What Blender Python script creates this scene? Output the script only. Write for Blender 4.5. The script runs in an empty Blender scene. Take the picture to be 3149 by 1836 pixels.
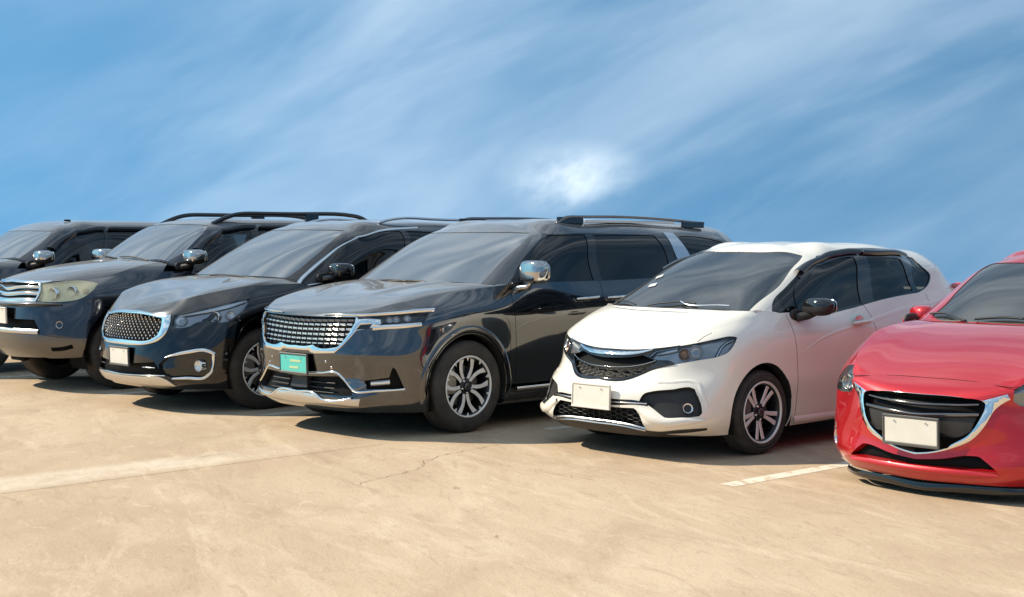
import bpy, bmesh, math, random, mathutils
import numpy as np
from mathutils.geometry import delaunay_2d_cdt
random.seed(7)
SC = bpy.context.scene
COL = SC.collection
# ---------------------------------------------------------------- camera, sky, sun, exposure
cam_d = bpy.data.cameras.new('camera'); cam = bpy.data.objects.new('camera', cam_d); COL.objects.link(cam)
cam.location = (0, 0, 1.52); cam.rotation_euler = (math.radians(90 - 2.27), 0, 0)
cam_d.sensor_width = 36; cam_d.lens = 4460 / 3149 * 36; cam_d.clip_start = .1; cam_d.clip_end = 2000
SC.camera = cam
SUN = np.array([-1.158, .27, 1.0]); SUN /= np.linalg.norm(SUN)      # towards the sun
world = bpy.data.worlds.new('World'); SC.world = world; world.use_nodes = True
wt = world.node_tree; wt.nodes.clear()
def nd(t, typ, **kw):
    n = t.nodes.new(typ)
    for k, v in kw.items():
        if k in n.inputs.keys() if isinstance(k, str) else False: n.inputs[k].default_value = v
        else: setattr(n, k, v)
    return n
def lk(t, a, b): t.links.new(a, b)
sky = nd(wt, 'ShaderNodeTexSky', sky_type='NISHITA', sun_disc=False, sun_elevation=math.asin(SUN[2]), sun_rotation=math.atan2(SUN[0], SUN[1]), air_density=1.0, dust_density=.4, ozone_density=2.2)
tc = nd(wt, 'ShaderNodeTexCoord'); sep = nd(wt, 'ShaderNodeSeparateXYZ'); lk(wt, tc.outputs['Generated'], sep.inputs[0])
ab = nd(wt, 'ShaderNodeMath', operation='ABSOLUTE'); lk(wt, sep.outputs['Z'], ab.inputs[0])
lift = nd(wt, 'ShaderNodeMath', operation='MULTIPLY_ADD'); lk(wt, ab.outputs[0], lift.inputs[0]); lift.inputs[1].default_value = .8; lift.inputs[2].default_value = .55
cmb = nd(wt, 'ShaderNodeCombineXYZ'); lk(wt, sep.outputs['X'], cmb.inputs[0]); lk(wt, sep.outputs['Y'], cmb.inputs[1]); lk(wt, lift.outputs[0], cmb.inputs[2])
nrm = nd(wt, 'ShaderNodeVectorMath', operation='NORMALIZE'); lk(wt, cmb.outputs[0], nrm.inputs[0]); lk(wt, nrm.outputs[0], sky.inputs[0])
SEED = (8.7, 11.2, 7.8)
# high thin cloud drawn out in long streaks, one small brighter puff low in the sky
def streak(rot, scale, detail, lo, hi, seed, rough=.55, dist=.4):
    r_ = nd(wt, 'ShaderNodeMapping'); lk(wt, tc.outputs['Generated'], r_.inputs[0]); r_.inputs['Rotation'].default_value = (0, math.radians(rot), 0)
    mp = nd(wt, 'ShaderNodeMapping'); lk(wt, r_.outputs[0], mp.inputs[0]); mp.inputs['Scale'].default_value = scale; mp.inputs['Location'].default_value = (seed, seed * .7, seed * 1.3)
    nz = nd(wt, 'ShaderNodeTexNoise', noise_dimensions='3D'); nz.inputs['Scale'].default_value = 1; nz.inputs['Detail'].default_value = detail; nz.inputs['Roughness'].default_value = rough; nz.inputs['Distortion'].default_value = dist
    lk(wt, mp.outputs[0], nz.inputs['Vector'])
    mr = nd(wt, 'ShaderNodeMapRange', interpolation_type='SMOOTHSTEP'); lk(wt, nz.outputs['Fac'], mr.inputs[0]); mr.inputs[1].default_value = lo; mr.inputs[2].default_value = hi
    return mr.outputs[0]
def mth(op, a, b):
    n = nd(wt, 'ShaderNodeMath', operation=op)
    for i, v in enumerate((a, b)):
        if isinstance(v, (int, float)): n.inputs[i].default_value = v
        else: lk(wt, v, n.inputs[i])
    return n.outputs[0]
s1 = streak(25, (2.6, 2.6, 9.5), 4, .34, .78, SEED[0])
s2 = streak(27, (9, 9, 32), 7, .36, .80, SEED[1], .62)
s3 = streak(20, (1.5, 1.5, 5.0), 2, .34, .66, SEED[2], .5, .2)
hi = nd(wt, 'ShaderNodeMapRange', interpolation_type='SMOOTHSTEP'); lk(wt, ab.outputs[0], hi.inputs[0]); hi.inputs[1].default_value = .06; hi.inputs[2].default_value = .6; hi.inputs[4].default_value = 1.3  # extra cloud cover overhead, out of view, added for fill and brighter hoods
veil = mth('MULTIPLY', mth('ADD', mth('MULTIPLY', s1, .82), mth('MULTIPLY', s2, .18)), mth('ADD', mth('ADD', mth('MULTIPLY', s3, .8), .15), hi.outputs[0]))
pd = mathutils.Vector(((1770 - 1574.5) / 4460, 1, (742 - 556) / 4460)).normalized()
dv = nd(wt, 'ShaderNodeVectorMath', operation='SUBTRACT'); lk(wt, tc.outputs['Generated'], dv.inputs[0]); dv.inputs[1].default_value = pd
dm = nd(wt, 'ShaderNodeMapping', vector_type='VECTOR'); lk(wt, dv.outputs[0], dm.inputs[0]); dm.inputs['Rotation'].default_value = (0, math.radians(20), 0); dm.inputs['Scale'].default_value = (19, 19, 36)
dl = nd(wt, 'ShaderNodeVectorMath', operation='LENGTH'); lk(wt, dm.outputs[0], dl.inputs[0])
blob = nd(wt, 'ShaderNodeMapRange', interpolation_type='SMOOTHSTEP'); lk(wt, dl.outputs['Value'], blob.inputs[0]); blob.inputs[1].default_value = 1.2; blob.inputs[2].default_value = 0.0
pf = streak(22, (15, 15, 24), 7, .32, .66, 5.9, .52, .1)
puff = mth('MULTIPLY', mth('MULTIPLY', blob.outputs[0], pf), .62)
cl = mth('MINIMUM', mth('ADD', mth('ADD', mth('MULTIPLY', veil, .50), .07), puff), .92)
cm = nd(wt, 'ShaderNodeMix', data_type='RGBA'); lk(wt, cl, cm.inputs['Factor']); tint = nd(wt, 'ShaderNodeMix', data_type='RGBA', blend_type='MULTIPLY'); tint.inputs['Factor'].default_value = 1; lk(wt, sky.outputs[0], tint.inputs['A']); tint.inputs['B'].default_value = (.27, .72, .79, 1); lk(wt, tint.outputs['Result'], cm.inputs['A']); cm.inputs['B'].default_value = (5.7, 6.5, 7.1, 1)
bg = nd(wt, 'ShaderNodeBackground'); lk(wt, cm.outputs['Result'], bg.inputs[0]); bg.inputs[1].default_value = .15
wo = nd(wt, 'ShaderNodeOutputWorld'); lk(wt, bg.outputs[0], wo.inputs[0])
sun_d = bpy.data.lights.new('sun', 'SUN'); sun_d.energy = 4.7; sun_d.angle = math.radians(.53); sun_d.color = (1, .89, .71)
sun = bpy.data.objects.new('sun', sun_d); COL.objects.link(sun); sun.location = (-30, 10, 30)
sun.rotation_euler = mathutils.Vector(SUN).to_track_quat('Z', 'Y').to_euler()
vs = SC.view_settings; vs.view_transform = 'Standard'; vs.look = 'None'; vs.exposure = .38; vs.gamma = 1; vs.use_curve_mapping = False
try: SC.cycles.max_bounces = 8; SC.cycles.transparent_max_bounces = 16; SC.cycles.caustics_reflective = False
except Exception: pass
# ---------------------------------------------------------------- materials
M = {}
def mat(name, col, rough=.5, metal=0., coat=0., **kw):
    m = bpy.data.materials.new(name); m.use_nodes = True; b = m.node_tree.nodes['Principled BSDF']
    b.inputs['Base Color'].default_value = (*col, 1); b.inputs['Roughness'].default_value = rough; b.inputs['Metallic'].default_value = metal
    b.inputs['Coat Weight'].default_value = coat; b.inputs['Coat Roughness'].default_value = .02
    for k, v in kw.items(): b.inputs[k.replace('_', ' ')].default_value = v
    M[name] = m; return m
def dusty(name, dust, amount, scale=6):
    """thin uneven film of road dust over a material's colour and gloss"""
    m = M[name]; t = m.node_tree; b = t.nodes['Principled BSDF']; g = nd(t, 'ShaderNodeTexCoord')
    n = nd(t, 'ShaderNodeTexNoise'); n.inputs['Scale'].default_value = scale; n.inputs['Detail'].default_value = 6; lk(t, g.outputs['Object'], n.inputs['Vector'])
    r = nd(t, 'ShaderNodeMapRange'); lk(t, n.outputs['Fac'], r.inputs[0]); r.inputs[1].default_value = .3; r.inputs[2].default_value = .75; r.inputs[4].default_value = amount
    x = nd(t, 'ShaderNodeMix', data_type='RGBA'); lk(t, r.outputs[0], x.inputs['Factor']); x.inputs['A'].default_value = b.inputs['Base Color'].default_value; x.inputs['B'].default_value = (*dust, 1)
    lk(t, x.outputs['Result'], b.inputs['Base Color'])
def top_sheen(name, amount, col=(.46, .44, .42)):
    """painted sheen: pale diffuse mixed into upward faces to brighten hoods and roofs"""
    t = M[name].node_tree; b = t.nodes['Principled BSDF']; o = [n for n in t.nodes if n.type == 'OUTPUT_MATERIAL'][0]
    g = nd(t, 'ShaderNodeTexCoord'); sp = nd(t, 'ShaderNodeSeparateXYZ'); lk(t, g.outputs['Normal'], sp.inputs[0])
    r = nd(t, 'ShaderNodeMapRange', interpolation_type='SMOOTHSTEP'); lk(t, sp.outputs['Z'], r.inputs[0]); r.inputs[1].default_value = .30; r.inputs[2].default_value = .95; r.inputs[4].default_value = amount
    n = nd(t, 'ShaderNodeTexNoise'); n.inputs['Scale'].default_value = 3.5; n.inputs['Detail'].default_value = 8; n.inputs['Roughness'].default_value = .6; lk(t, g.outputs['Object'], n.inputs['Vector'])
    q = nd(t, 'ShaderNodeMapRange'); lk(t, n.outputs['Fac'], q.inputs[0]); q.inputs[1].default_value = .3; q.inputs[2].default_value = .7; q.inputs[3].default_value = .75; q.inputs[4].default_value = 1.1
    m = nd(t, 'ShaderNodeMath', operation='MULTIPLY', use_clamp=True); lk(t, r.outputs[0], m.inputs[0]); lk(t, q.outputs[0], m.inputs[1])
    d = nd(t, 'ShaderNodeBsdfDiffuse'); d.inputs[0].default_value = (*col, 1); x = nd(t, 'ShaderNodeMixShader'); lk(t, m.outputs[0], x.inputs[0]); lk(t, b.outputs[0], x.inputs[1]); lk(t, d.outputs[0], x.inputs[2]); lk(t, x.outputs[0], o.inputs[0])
def flakes(name, amount):
    m = M[name]; t = m.node_tree; b = t.nodes['Principled BSDF']; g = nd(t, 'ShaderNodeTexCoord')
    v = nd(t, 'ShaderNodeTexNoise'); v.inputs['Scale'].default_value = 900; v.inputs['Detail'].default_value = 1; lk(t, g.outputs['Object'], v.inputs['Vector'])
    r = nd(t, 'ShaderNodeMapRange'); lk(t, v.outputs['Fac'], r.inputs[0]); r.inputs[3].default_value = b.inputs['Roughness'].default_value - amount; r.inputs[4].default_value = b.inputs['Roughness'].default_value + amount
    lk(t, r.outputs[0], b.inputs['Roughness'])
mat('paint1', (.030, .036, .050), .24, 1, 1, Coat_IOR=1.65); mat('paint2', (.030, .034, .046), .26, 1, 1, Coat_IOR=1.65); mat('paint2b', (.13, .125, .12), .34, .9, .6)  # lower guard paint lightened and browned to imitate ground reflected in it
mat('paint3', (.010, .011, .015), .18, 1, 1, Coat_IOR=1.55); mat('paint4', (.024, .026, .034), .18, 1, 1, Coat_IOR=2.0)
mat('paint5', (.80, .755, .665), .42, .0, 1, Coat_IOR=1.55); mat('paint6', (.52, .006, .012), .34, .45, 1)
for p in (1, 2, 3, 4, 6): flakes(f'paint{p}', .05)
for p, a in ((1, .24), (2, .26), (3, .20), (4, .21)): top_sheen(f'paint{p}', a)  # pale tops painted on the dark cars in place of bright sky sheen
mat('chrome', (.80, .79, .77), .07, 1); mat('mirror_chrome', (.50, .48, .46), .11, 1); mat('satin', (.62, .63, .66), .22, 1); mat('silver', (.66, .64, .61), .30, .9)
mat('blackchrome', (.22, .21, .21), .10, 1)
mat('black', (.009, .009, .010), .08, 0, .5); mat('plastic', (.022, .022, .023), .45, Specular_IOR_Level=.3); mat('dark', (.005, .005, .005), .5, Specular_IOR_Level=.1); mat('gap', (.003, .003, .003), .8, Specular_IOR_Level=.1)
mat('smoke', (.018, .019, .022), .16, 0, .3); mat('tyre', (.020, .019, .018), .75); mat('rim', (.80, .78, .75), .42, .35); mat('rimdark', (.018, .018, .020), .35, .3)
mat('disc', (.35, .34, .33), .35, 1); mat('reflector', (.86, .87, .88), .30, .6); mat('lampdark', (.38, .39, .41), .28, .75); mat('amber', (.40, .20, .10), .25, .4)
mat('haze_lamp', (.95, .90, .72), .30, .55); mat('red_lens', (.40, .005, .010), .08, 0, 1); mat('plate_white', (.74, .71, .64), .45); mat('plate_green', (.10, .55, .48), .40); mat('plate_yellow', (.50, .62, .34), .4)
mat('frame', (.10, .10, .095), .35); mat('frame_white', (.72, .68, .60), .4); mat('seat', (.055, .055, .058), .75); mat('seat_pale', (.30, .29, .27), .75); mat('cabin', (.016, .016, .017), .8, Specular_IOR_Level=.2)
mat('under', (.008, .008, .008), .9, Specular_IOR_Level=.1); mat('caliper', (.10, .09, .09), .4); mat('hub', (.10, .10, .105), .25, .8)
dusty('tyre', (.16, .13, .10), .28, 9); dusty('plastic', (.20, .17, .14), .10, 7); dusty('plate_white', (.50, .45, .36), .35, 8)
def glass(name, tint, ior=1.55, extra=.0, rough=.0):
    m = bpy.data.materials.new(name); m.use_nodes = True; t = m.node_tree; t.nodes.clear()
    tr = nd(t, 'ShaderNodeBsdfTransparent'); tr.inputs[0].default_value = (*tint, 1)
    gl = nd(t, 'ShaderNodeBsdfGlossy'); gl.inputs['Roughness'].default_value = rough
    fr = nd(t, 'ShaderNodeFresnel'); fr.inputs[0].default_value = ior
    ad = nd(t, 'ShaderNodeMath', operation='MULTIPLY_ADD', use_clamp=True); lk(t, fr.outputs[0], ad.inputs[0]); ad.inputs[1].default_value = 1 - extra; ad.inputs[2].default_value = extra
    mx = nd(t, 'ShaderNodeMixShader'); lk(t, ad.outputs[0], mx.inputs[0]); lk(t, tr.outputs[0], mx.inputs[1]); lk(t, gl.outputs[0], mx.inputs[2])
    o = nd(t, 'ShaderNodeOutputMaterial'); lk(t, mx.outputs[0], o.inputs[0]); M[name] = m
    return m
glass('glass', (.085, .10, .115), 1.55, .02); glass('glass5', (.20, .23, .25), 1.5, .02); glass('glass_clear', (.30, .34, .35), 1.5, .02)
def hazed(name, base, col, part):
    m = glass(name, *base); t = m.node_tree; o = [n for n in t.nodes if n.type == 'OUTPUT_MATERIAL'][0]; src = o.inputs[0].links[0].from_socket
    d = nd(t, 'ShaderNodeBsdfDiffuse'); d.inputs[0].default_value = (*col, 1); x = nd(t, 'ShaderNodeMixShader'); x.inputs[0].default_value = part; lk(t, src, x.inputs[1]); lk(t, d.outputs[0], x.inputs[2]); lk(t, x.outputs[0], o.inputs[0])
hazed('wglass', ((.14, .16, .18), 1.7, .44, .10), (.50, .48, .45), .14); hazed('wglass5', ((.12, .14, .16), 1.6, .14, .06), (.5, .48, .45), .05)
glass('lens', (.86, .88, .90), 1.5); hazed('lens_old', ((.96, .93, .78), 1.5, .02, .10), (.95, .90, .66), .30)
# ---------------------------------------------------------------- smooth surfaces
def smat(kn, q):
    """natural cubic spline weights: value(q) = smat @ control values (linear beyond the ends)"""
    kn = np.asarray(kn, float); q = np.atleast_1d(np.asarray(q, float)); n = len(kn)
    h = np.diff(kn); A = np.zeros((n, n)); R = np.zeros((n, n)); A[0, 0] = A[-1, -1] = 1
    for i in range(1, n - 1):
        A[i, i - 1] = h[i - 1]; A[i, i] = 2 * (h[i - 1] + h[i]); A[i, i + 1] = h[i]
        R[i, i - 1] = 6 / h[i - 1]; R[i, i] = -6 / h[i - 1] - 6 / h[i]; R[i, i + 1] = 6 / h[i]
    M = np.linalg.solve(A, R)
    qc = np.clip(q, kn[0], kn[-1])
    k = np.clip(np.searchsorted(kn, qc, side='right') - 1, 0, n - 2)
    hk = h[k]; a = (kn[k + 1] - qc) / hk; b = 1 - a
    B = ((a**3 - a) * hk**2 / 6)[:, None] * M[k] + ((b**3 - b) * hk**2 / 6)[:, None] * M[k + 1]
    r = np.arange(len(q)); B[r, k] += a; B[r, k + 1] += b
    for m, e, s in ((q < kn[0], 0, 0), (q > kn[-1], n - 1, n - 2)):
        if m.any():
            D = (-(M[s] / 3 + M[s + 1] / 6) * h[s]) if e == 0 else ((M[s] / 6 + M[s + 1] / 3) * h[s])
            D = D.copy(); D[s] -= 1 / h[s]; D[s + 1] += 1 / h[s]
            B[m] += (q[m] - kn[e])[:, None] * D[None]
    return B

class Chart:
    """tensor spline surface; s runs round the car from the nose to the tail, t runs upwards"""
    def __init__(self, net):
        net = np.asarray(net, float)                       # rows, cols, 3
        ds = np.linalg.norm(np.diff(net, axis=1), axis=2).mean(0)
        dt = np.linalg.norm(np.diff(net, axis=0), axis=2).mean(1)
        ks = np.concatenate([[0], np.cumsum(ds)]); self.kt = np.concatenate([[0], np.cumsum(dt)])
        flip = np.array([1, -1, 1.])
        self.S = ks[-1]; self.T = self.kt[-1]; self.ks0 = ks
        self.ks = np.concatenate([-ks[4:0:-1], ks, 2 * ks[-1] - ks[-2:-6:-1]])
        self.net = np.concatenate([net[:, 4:0:-1] * flip, net, net[:, -2:-6:-1] * flip], 1)
        self.bumps = []
    def raw(self, s, t):
        P = np.einsum('pi,pj,ijc->pc', smat(self.kt, t), smat(self.ks, s), self.net)
        for f in self.bumps: P = P + f(s, t, P)
        return P
    def ev(self, s, t):
        s = np.atleast_1d(np.asarray(s, float)); t = np.atleast_1d(np.asarray(t, float))
        P = self.raw(s, t); e = 2e-3
        du = self.raw(s + e, t) - self.raw(s - e, t); dv = self.raw(s, t + e) - self.raw(s, t - e)
        N = np.cross(du, dv); N /= np.linalg.norm(N, axis=1)[:, None] + 1e-12
        return P, N

class Hood:
    """bonnet: runs from the top edge of the body side (t = 0) to the cowl (t = T), crowned between"""
    def __init__(self, L, cowl, send, k0, k1, creases=()):
        self.L = L; self.S = send; self.T = 1.0; self.creases = creases
        c = np.asarray(cowl, float); kc = L.ks0[:len(c)] * send / L.ks0[len(c) - 1]; self.kc = kc
        flip = np.array([1, -1, 1.])
        self.kcx = np.concatenate([-kc[2:0:-1], kc]); self.cn = np.concatenate([c[2:0:-1] * flip, c])
        self.k0 = k0; self.k1 = np.asarray(k1, float)
    def raw(self, s, t):
        L = self.L; P = L.raw(s, np.full_like(s, L.T)); C = smat(self.kcx, s) @ self.cn
        d = C - P; ln = np.linalg.norm(d, axis=1); t = t[:, None] / self.T
        T0 = d * .95; T0[:, 2] = d[:, 2] * self.k0 + self.k1[0] * ln
        T1 = d * .9; T1[:, 2] = d[:, 2] * self.k1[1] - self.k1[2] * ln
        h = 2*t**3 - 3*t**2 + 1; g = t**3 - 2*t**2 + t; p = -2*t**3 + 3*t**2; q = t**3 - t**2
        Q = h * P + g * T0 + p * C + q * T1
        for (pa, pb, w, hh) in self.creases:                # pressed lines: pa, pb in plan view (x, y)
            a = np.array(pa); b = np.array(pb); d = b - a; l2 = d @ d
            X = np.stack([Q[:, 0], np.abs(Q[:, 1])], 1); u = np.clip(((X - a) @ d) / l2, -.3, 1.3)
            n = np.array([-d[1], d[0]]) / l2**.5; r = (X - a) @ n
            f = hh * np.clip(u * 2.5, 0, 1) * np.clip((1.15 - u) * 4, 0, 1)
            Q[:, 2] += f * (1 / (1 + np.exp(-r / w)) - .0) * np.exp(-np.maximum(r, 0)**2 / .05)
        return Q
    ev = Chart.ev

ZC = dict
def interp(d, n):
    if not isinstance(d, dict): return np.full(n, float(d))
    k = sorted(d); return np.interp(np.arange(n), k, [d[i] for i in k])

def side_net(rows, xs, xr):
    """rows: x of cols 0-3, y of cols 1-11, z along the columns; xs: x of cols 4-9; xr: tail"""
    net = []
    for r in rows:
        x = list(r['x']) + [v + o for v, o in zip(xs, list(r.get('dx', [])) + [0] * 6)]
        tr = r.get('tail', 0)
        x += [xr + .42 + tr, xr + .10 + tr, xr + tr]
        y = [0] + list(r['y'])
        y = y + [r['y'][-1]] * (10 - len(y)) + [r['y'][-1] - .06, r['y'][-1] - .26, 0]
        net.append(np.stack([x, y, interp(r['z'], 13)], 1))
    return np.array(net)

def top_net(g):
    """greenhouse: cowl and belt below, roof centre above. cols 0-3 windscreen, 4-8 side, 9-11 tail"""
    lo = np.array(list(g['cowl']) + list(g['belt']) + list(g['tailbelt']), float)
    up = np.array(list(g['wtop']) + list(g['edge']) + list(g['tailtop']), float)
    n = len(lo); b = np.array(g.get('bulge', [0.035] * 4 + [.03] * 5 + [.03] * 3))[:, None]
    out = np.zeros((n, 3))
    out[:4] = (.55, 0, .75); out[3] = (.3, .5, .4); out[4:9] = (0, 1, .1); out[9] = (-.5, .6, .3); out[10:] = (-.8, 0, .6)
    mid = (lo + up) / 2 + b * out
    cx = np.array(g['crown'], float)                        # x,z of the roof centre line for each column
    C = np.stack([cx[:, 0], 0 * cx[:, 0], cx[:, 1]], 1)
    rnd = []; half = []
    for i in range(n):
        d = C[i] - up[i]; f = .16 if i > 3 else .22
        if i <= 3:
            r = up[i] + d * np.array([f, f, 0]); r[2] = up[i][2] + d[2] * .42
            hf = up[i] + d * np.array([.6, .6, 0]); hf[2] = up[i][2] + d[2] * .83
        else:
            r = up[i] + d * np.array([f, f, 0]); r[2] = up[i][2] + d[2] * g.get('round', .55)
            hf = up[i] + d * np.array([.55, .55, 0]); hf[2] = up[i][2] + d[2] * .90
        rnd.append(r); half.append(hf)
    return np.array([lo, mid, up, rnd, half, C])
# ---------------------------------------------------------------- panels cut out of the smooth surfaces
def smooth_line(pts, closed, step=.012, corner=50):
    """rounds a polygon through its points except at sharp corners"""
    P = np.array(pts, float); n = len(P); out = []
    rng = range(n if closed else n - 1)
    def tan(i):
        if not closed and i in (0, n - 1): return None
        a, b, c = P[(i - 1) % n], P[i], P[(i + 1) % n]
        u, v = b - a, c - b; lu, lv = np.hypot(*u), np.hypot(*v)
        if lu < 1e-6 or lv < 1e-6: return None
        ang = math.degrees(math.acos(max(-1, min(1, (u @ v) / lu / lv))))
        if ang > corner: return None
        return (u / lu * lv + v / lv * lu) / (lu + lv)
    T = [tan(i) for i in range(n)]
    for i in rng:
        a, b = P[i], P[(i + 1) % n]; d = b - a; L = np.hypot(*d)
        m = max(1, int(L / step)) if L < 1.5 else max(1, int(L / .03))
        ta = T[i] * L if T[i] is not None else (d if T[(i + 1) % n] is None else 1.5 * d - .5 * T[(i + 1) % n] * L)
        tb = T[(i + 1) % n] * L if T[(i + 1) % n] is not None else (d if T[i] is None else 1.5 * d - .5 * T[i] * L)
        for k in range(m):
            t = k / m
            out.append((2*t**3-3*t**2+1)*a + (t**3-2*t**2+t)*ta + (-2*t**3+3*t**2)*b + (t**3-t**2)*tb)
    if not closed: out.append(P[-1])
    return np.array(out)

def inside(poly, pts):
    x, y = pts[:, 0], pts[:, 1]; r = np.zeros(len(pts), bool)
    px_, py_ = poly[:, 0], poly[:, 1]; j = len(poly) - 1
    for i in range(len(poly)):
        c = (py_[i] > y) != (py_[j] > y)
        if c.any():
            with np.errstate(divide='ignore', invalid='ignore'):
                xi = (px_[j] - px_[i]) * (y - py_[i]) / (py_[j] - py_[i]) + px_[i]
            r ^= c & (x < xi)
        j = i
    return r

class PB:
    """collects faces with their own normals and materials for one part"""
    def __init__(self): self.v = []; self.f = []; self.n = []; self.m = []; self.k = 0
    def add(self, V, F, N=None, mat='black'):
        """N: one normal per vertex (smooth), or None for flat faces"""
        V = np.asarray(V, float); b = self.k
        self.v.append(V); self.k += len(V)
        if N is not None: N = np.asarray(N, float)
        for f in F:
            if N is not None:
                g = np.cross(V[f[1]] - V[f[0]], V[f[2]] - V[f[0]])
                if len(f) == 4: g = g + np.cross(V[f[2]] - V[f[0]], V[f[3]] - V[f[0]])
                if g @ (N[f[0]] + N[f[1]] + N[f[2]]) < 0: f = tuple(f)[::-1]
            self.f.append(tuple(b + i for i in f)); self.m.append(mat)
            self.n.append([tuple(N[i]) for i in f] if N is not None else None)
    def mirrored(self):
        o = PB(); o.k = self.k; o.v = [v * np.array([1, -1, 1]) for v in self.v]; o.m = list(self.m)
        o.f = [f[::-1] for f in self.f]
        o.n = [None if n is None else [(a, -b, c) for a, b, c in n[::-1]] for n in self.n]
        return o
    def join(self, o):
        for v in o.v: self.v.append(v)
        self.f += [tuple(i + self.k for i in f) for f in o.f]; self.n += o.n; self.m += o.m; self.k += o.k
    def build(self, name, parent=None):
        V = np.concatenate(self.v); me = bpy.data.meshes.new(name)
        me.from_pydata(V.tolist(), [], self.f)
        names = sorted(set(self.m))
        for q in names: me.materials.append(M[q])
        me.polygons.foreach_set('material_index', [names.index(q) for q in self.m])
        me.polygons.foreach_set('use_smooth', [True] * len(self.f))
        nl = []
        for i, f in enumerate(self.f):
            if self.n[i] is None:
                p = me.polygons[i].normal; nl += [(p.x, p.y, p.z)] * len(f)
            else: nl += self.n[i]
        me.normals_split_custom_set(nl)
        o = bpy.data.objects.new(name, me); COL.objects.link(o); o.parent = parent
        return o

def lathe(profile, n=40, axis='y'):
    """profile: (radius, height) pairs; returns verts, faces, normals turned about an axis"""
    pr = np.array(profile, float); a = np.arange(n) * 2 * np.pi / n; m = len(pr)
    d = np.gradient(pr, axis=0); nr = np.stack([d[:, 1], -d[:, 0]], 1); nr /= np.linalg.norm(nr, axis=1)[:, None] + 1e-9
    V = []; N = []
    for (r, h), (nx, nh) in zip(pr, nr):
        for t in a:
            V.append((r * math.cos(t), h, r * math.sin(t))); N.append((nx * math.cos(t), nh, nx * math.sin(t)))
    F = [(i*n+j, i*n+(j+1) % n, (i+1)*n+(j+1) % n, (i+1)*n+j) for i in range(m-1) for j in range(n)]
    V = np.array(V); N = np.array(N)
    if axis == 'x': V = V[:, [1, 0, 2]]; N = N[:, [1, 0, 2]]; F = [f[::-1] for f in F]
    return V, F, N

def superblob(size, e=.6, nu=28, nv=16):
    """rounded box"""
    V = []; N = []
    sg = lambda v, p: math.copysign(abs(v)**p, v)
    for j in range(nv + 1):
        p = -np.pi/2 + np.pi*j/nv
        for i in range(nu):
            t = 2*np.pi*i/nu
            x, y, z = sg(math.cos(p), e)*sg(math.cos(t), e), sg(math.cos(p), e)*sg(math.sin(t), e), sg(math.sin(p), e)
            V.append((x*size[0], y*size[1], z*size[2]))
            q = 2 - e
            n = np.array([sg(math.cos(p), q)*sg(math.cos(t), q)/size[0], sg(math.cos(p), q)*sg(math.sin(t), q)/size[1], sg(math.sin(p), q)/size[2]])
            N.append(n/np.linalg.norm(n))
    F = [(j*nu+i, j*nu+(i+1) % nu, (j+1)*nu+(i+1) % nu, (j+1)*nu+i) for j in range(nv) for i in range(nu)]
    return np.array(V), F, np.array(N)

def tube(path, rad, n=8, flat=1.0, up=(0, 0, 1)):
    """rounded bar along a 3-D path; rad: number or one per point; flat squashes it along 'up'"""
    P = np.asarray(path, float); m = len(P); R = np.broadcast_to(np.asarray(rad, float), (m,))
    T = np.gradient(P, axis=0); T /= np.linalg.norm(T, axis=1)[:, None]
    V = []; N = []; up = np.array(up, float)
    for p, t, r in zip(P, T, R):
        a = np.cross(up, t); a /= np.linalg.norm(a) + 1e-9; b = np.cross(t, a)
        for i in range(n):
            w = 2*np.pi*(i+.5)/n; c, s = math.cos(w), math.sin(w)
            V.append(p + a*c*r + b*s*r*flat); q = a*c*flat + b*s; N.append(q/np.linalg.norm(q))
    F = [(i*n+j, i*n+(j+1) % n, (i+1)*n+(j+1) % n, (i+1)*n+j) for i in range(m-1) for j in range(n)]
    V += [P[0], P[-1]]; N += [-T[0], T[-1]]
    F += [(m*n, (j+1) % n, j) for j in range(n)] + [(m*n+1, (m-1)*n+j, (m-1)*n+(j+1) % n) for j in range(n)]
    return np.array(V), F, np.array(N)

def box(c, h, R=None):
    c = np.array(c, float); S = np.array([(x, y, z) for x in (-1, 1) for y in (-1, 1) for z in (-1, 1)], float)*h
    if R is not None: S = S @ np.array(R).T
    return S + c, [(0, 1, 3, 2), (4, 6, 7, 5), (0, 4, 5, 1), (2, 3, 7, 6), (0, 2, 6, 4), (1, 5, 7, 3)]

def rbox(c, h, b=.004, R=None):
    """box with chamfered front edges all round (24 corners)"""
    h = np.array(h, float); V = []; F = []
    for ax in range(3):
        for sg in (-1, 1):
            o = [i for i in range(3) if i != ax]; q = []
            for a, bb in ((-1, -1), (1, -1), (1, 1), (-1, 1)):
                p = np.zeros(3); p[ax] = sg*h[ax]; p[o[0]] = a*(h[o[0]]-b); p[o[1]] = bb*(h[o[1]]-b); q.append(len(V)); V.append(p)
            pos = (ax != 1) == (sg > 0)
            F.append(tuple(q if pos else q[::-1]))
    bm = bmesh.new(); vs = [bm.verts.new(v) for v in V]
    bm.verts.ensure_lookup_table()
    r = bmesh.ops.convex_hull(bm, input=vs); bmesh.ops.recalc_face_normals(bm, faces=bm.faces)
    bm.verts.index_update(); VV = np.array([v.co[:] for v in bm.verts]); FF = [tuple(v.index for v in f.verts) for f in bm.faces]; bm.free()
    if R is not None: VV = VV @ np.array(R).T
    return VV + np.array(c, float), FF

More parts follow.
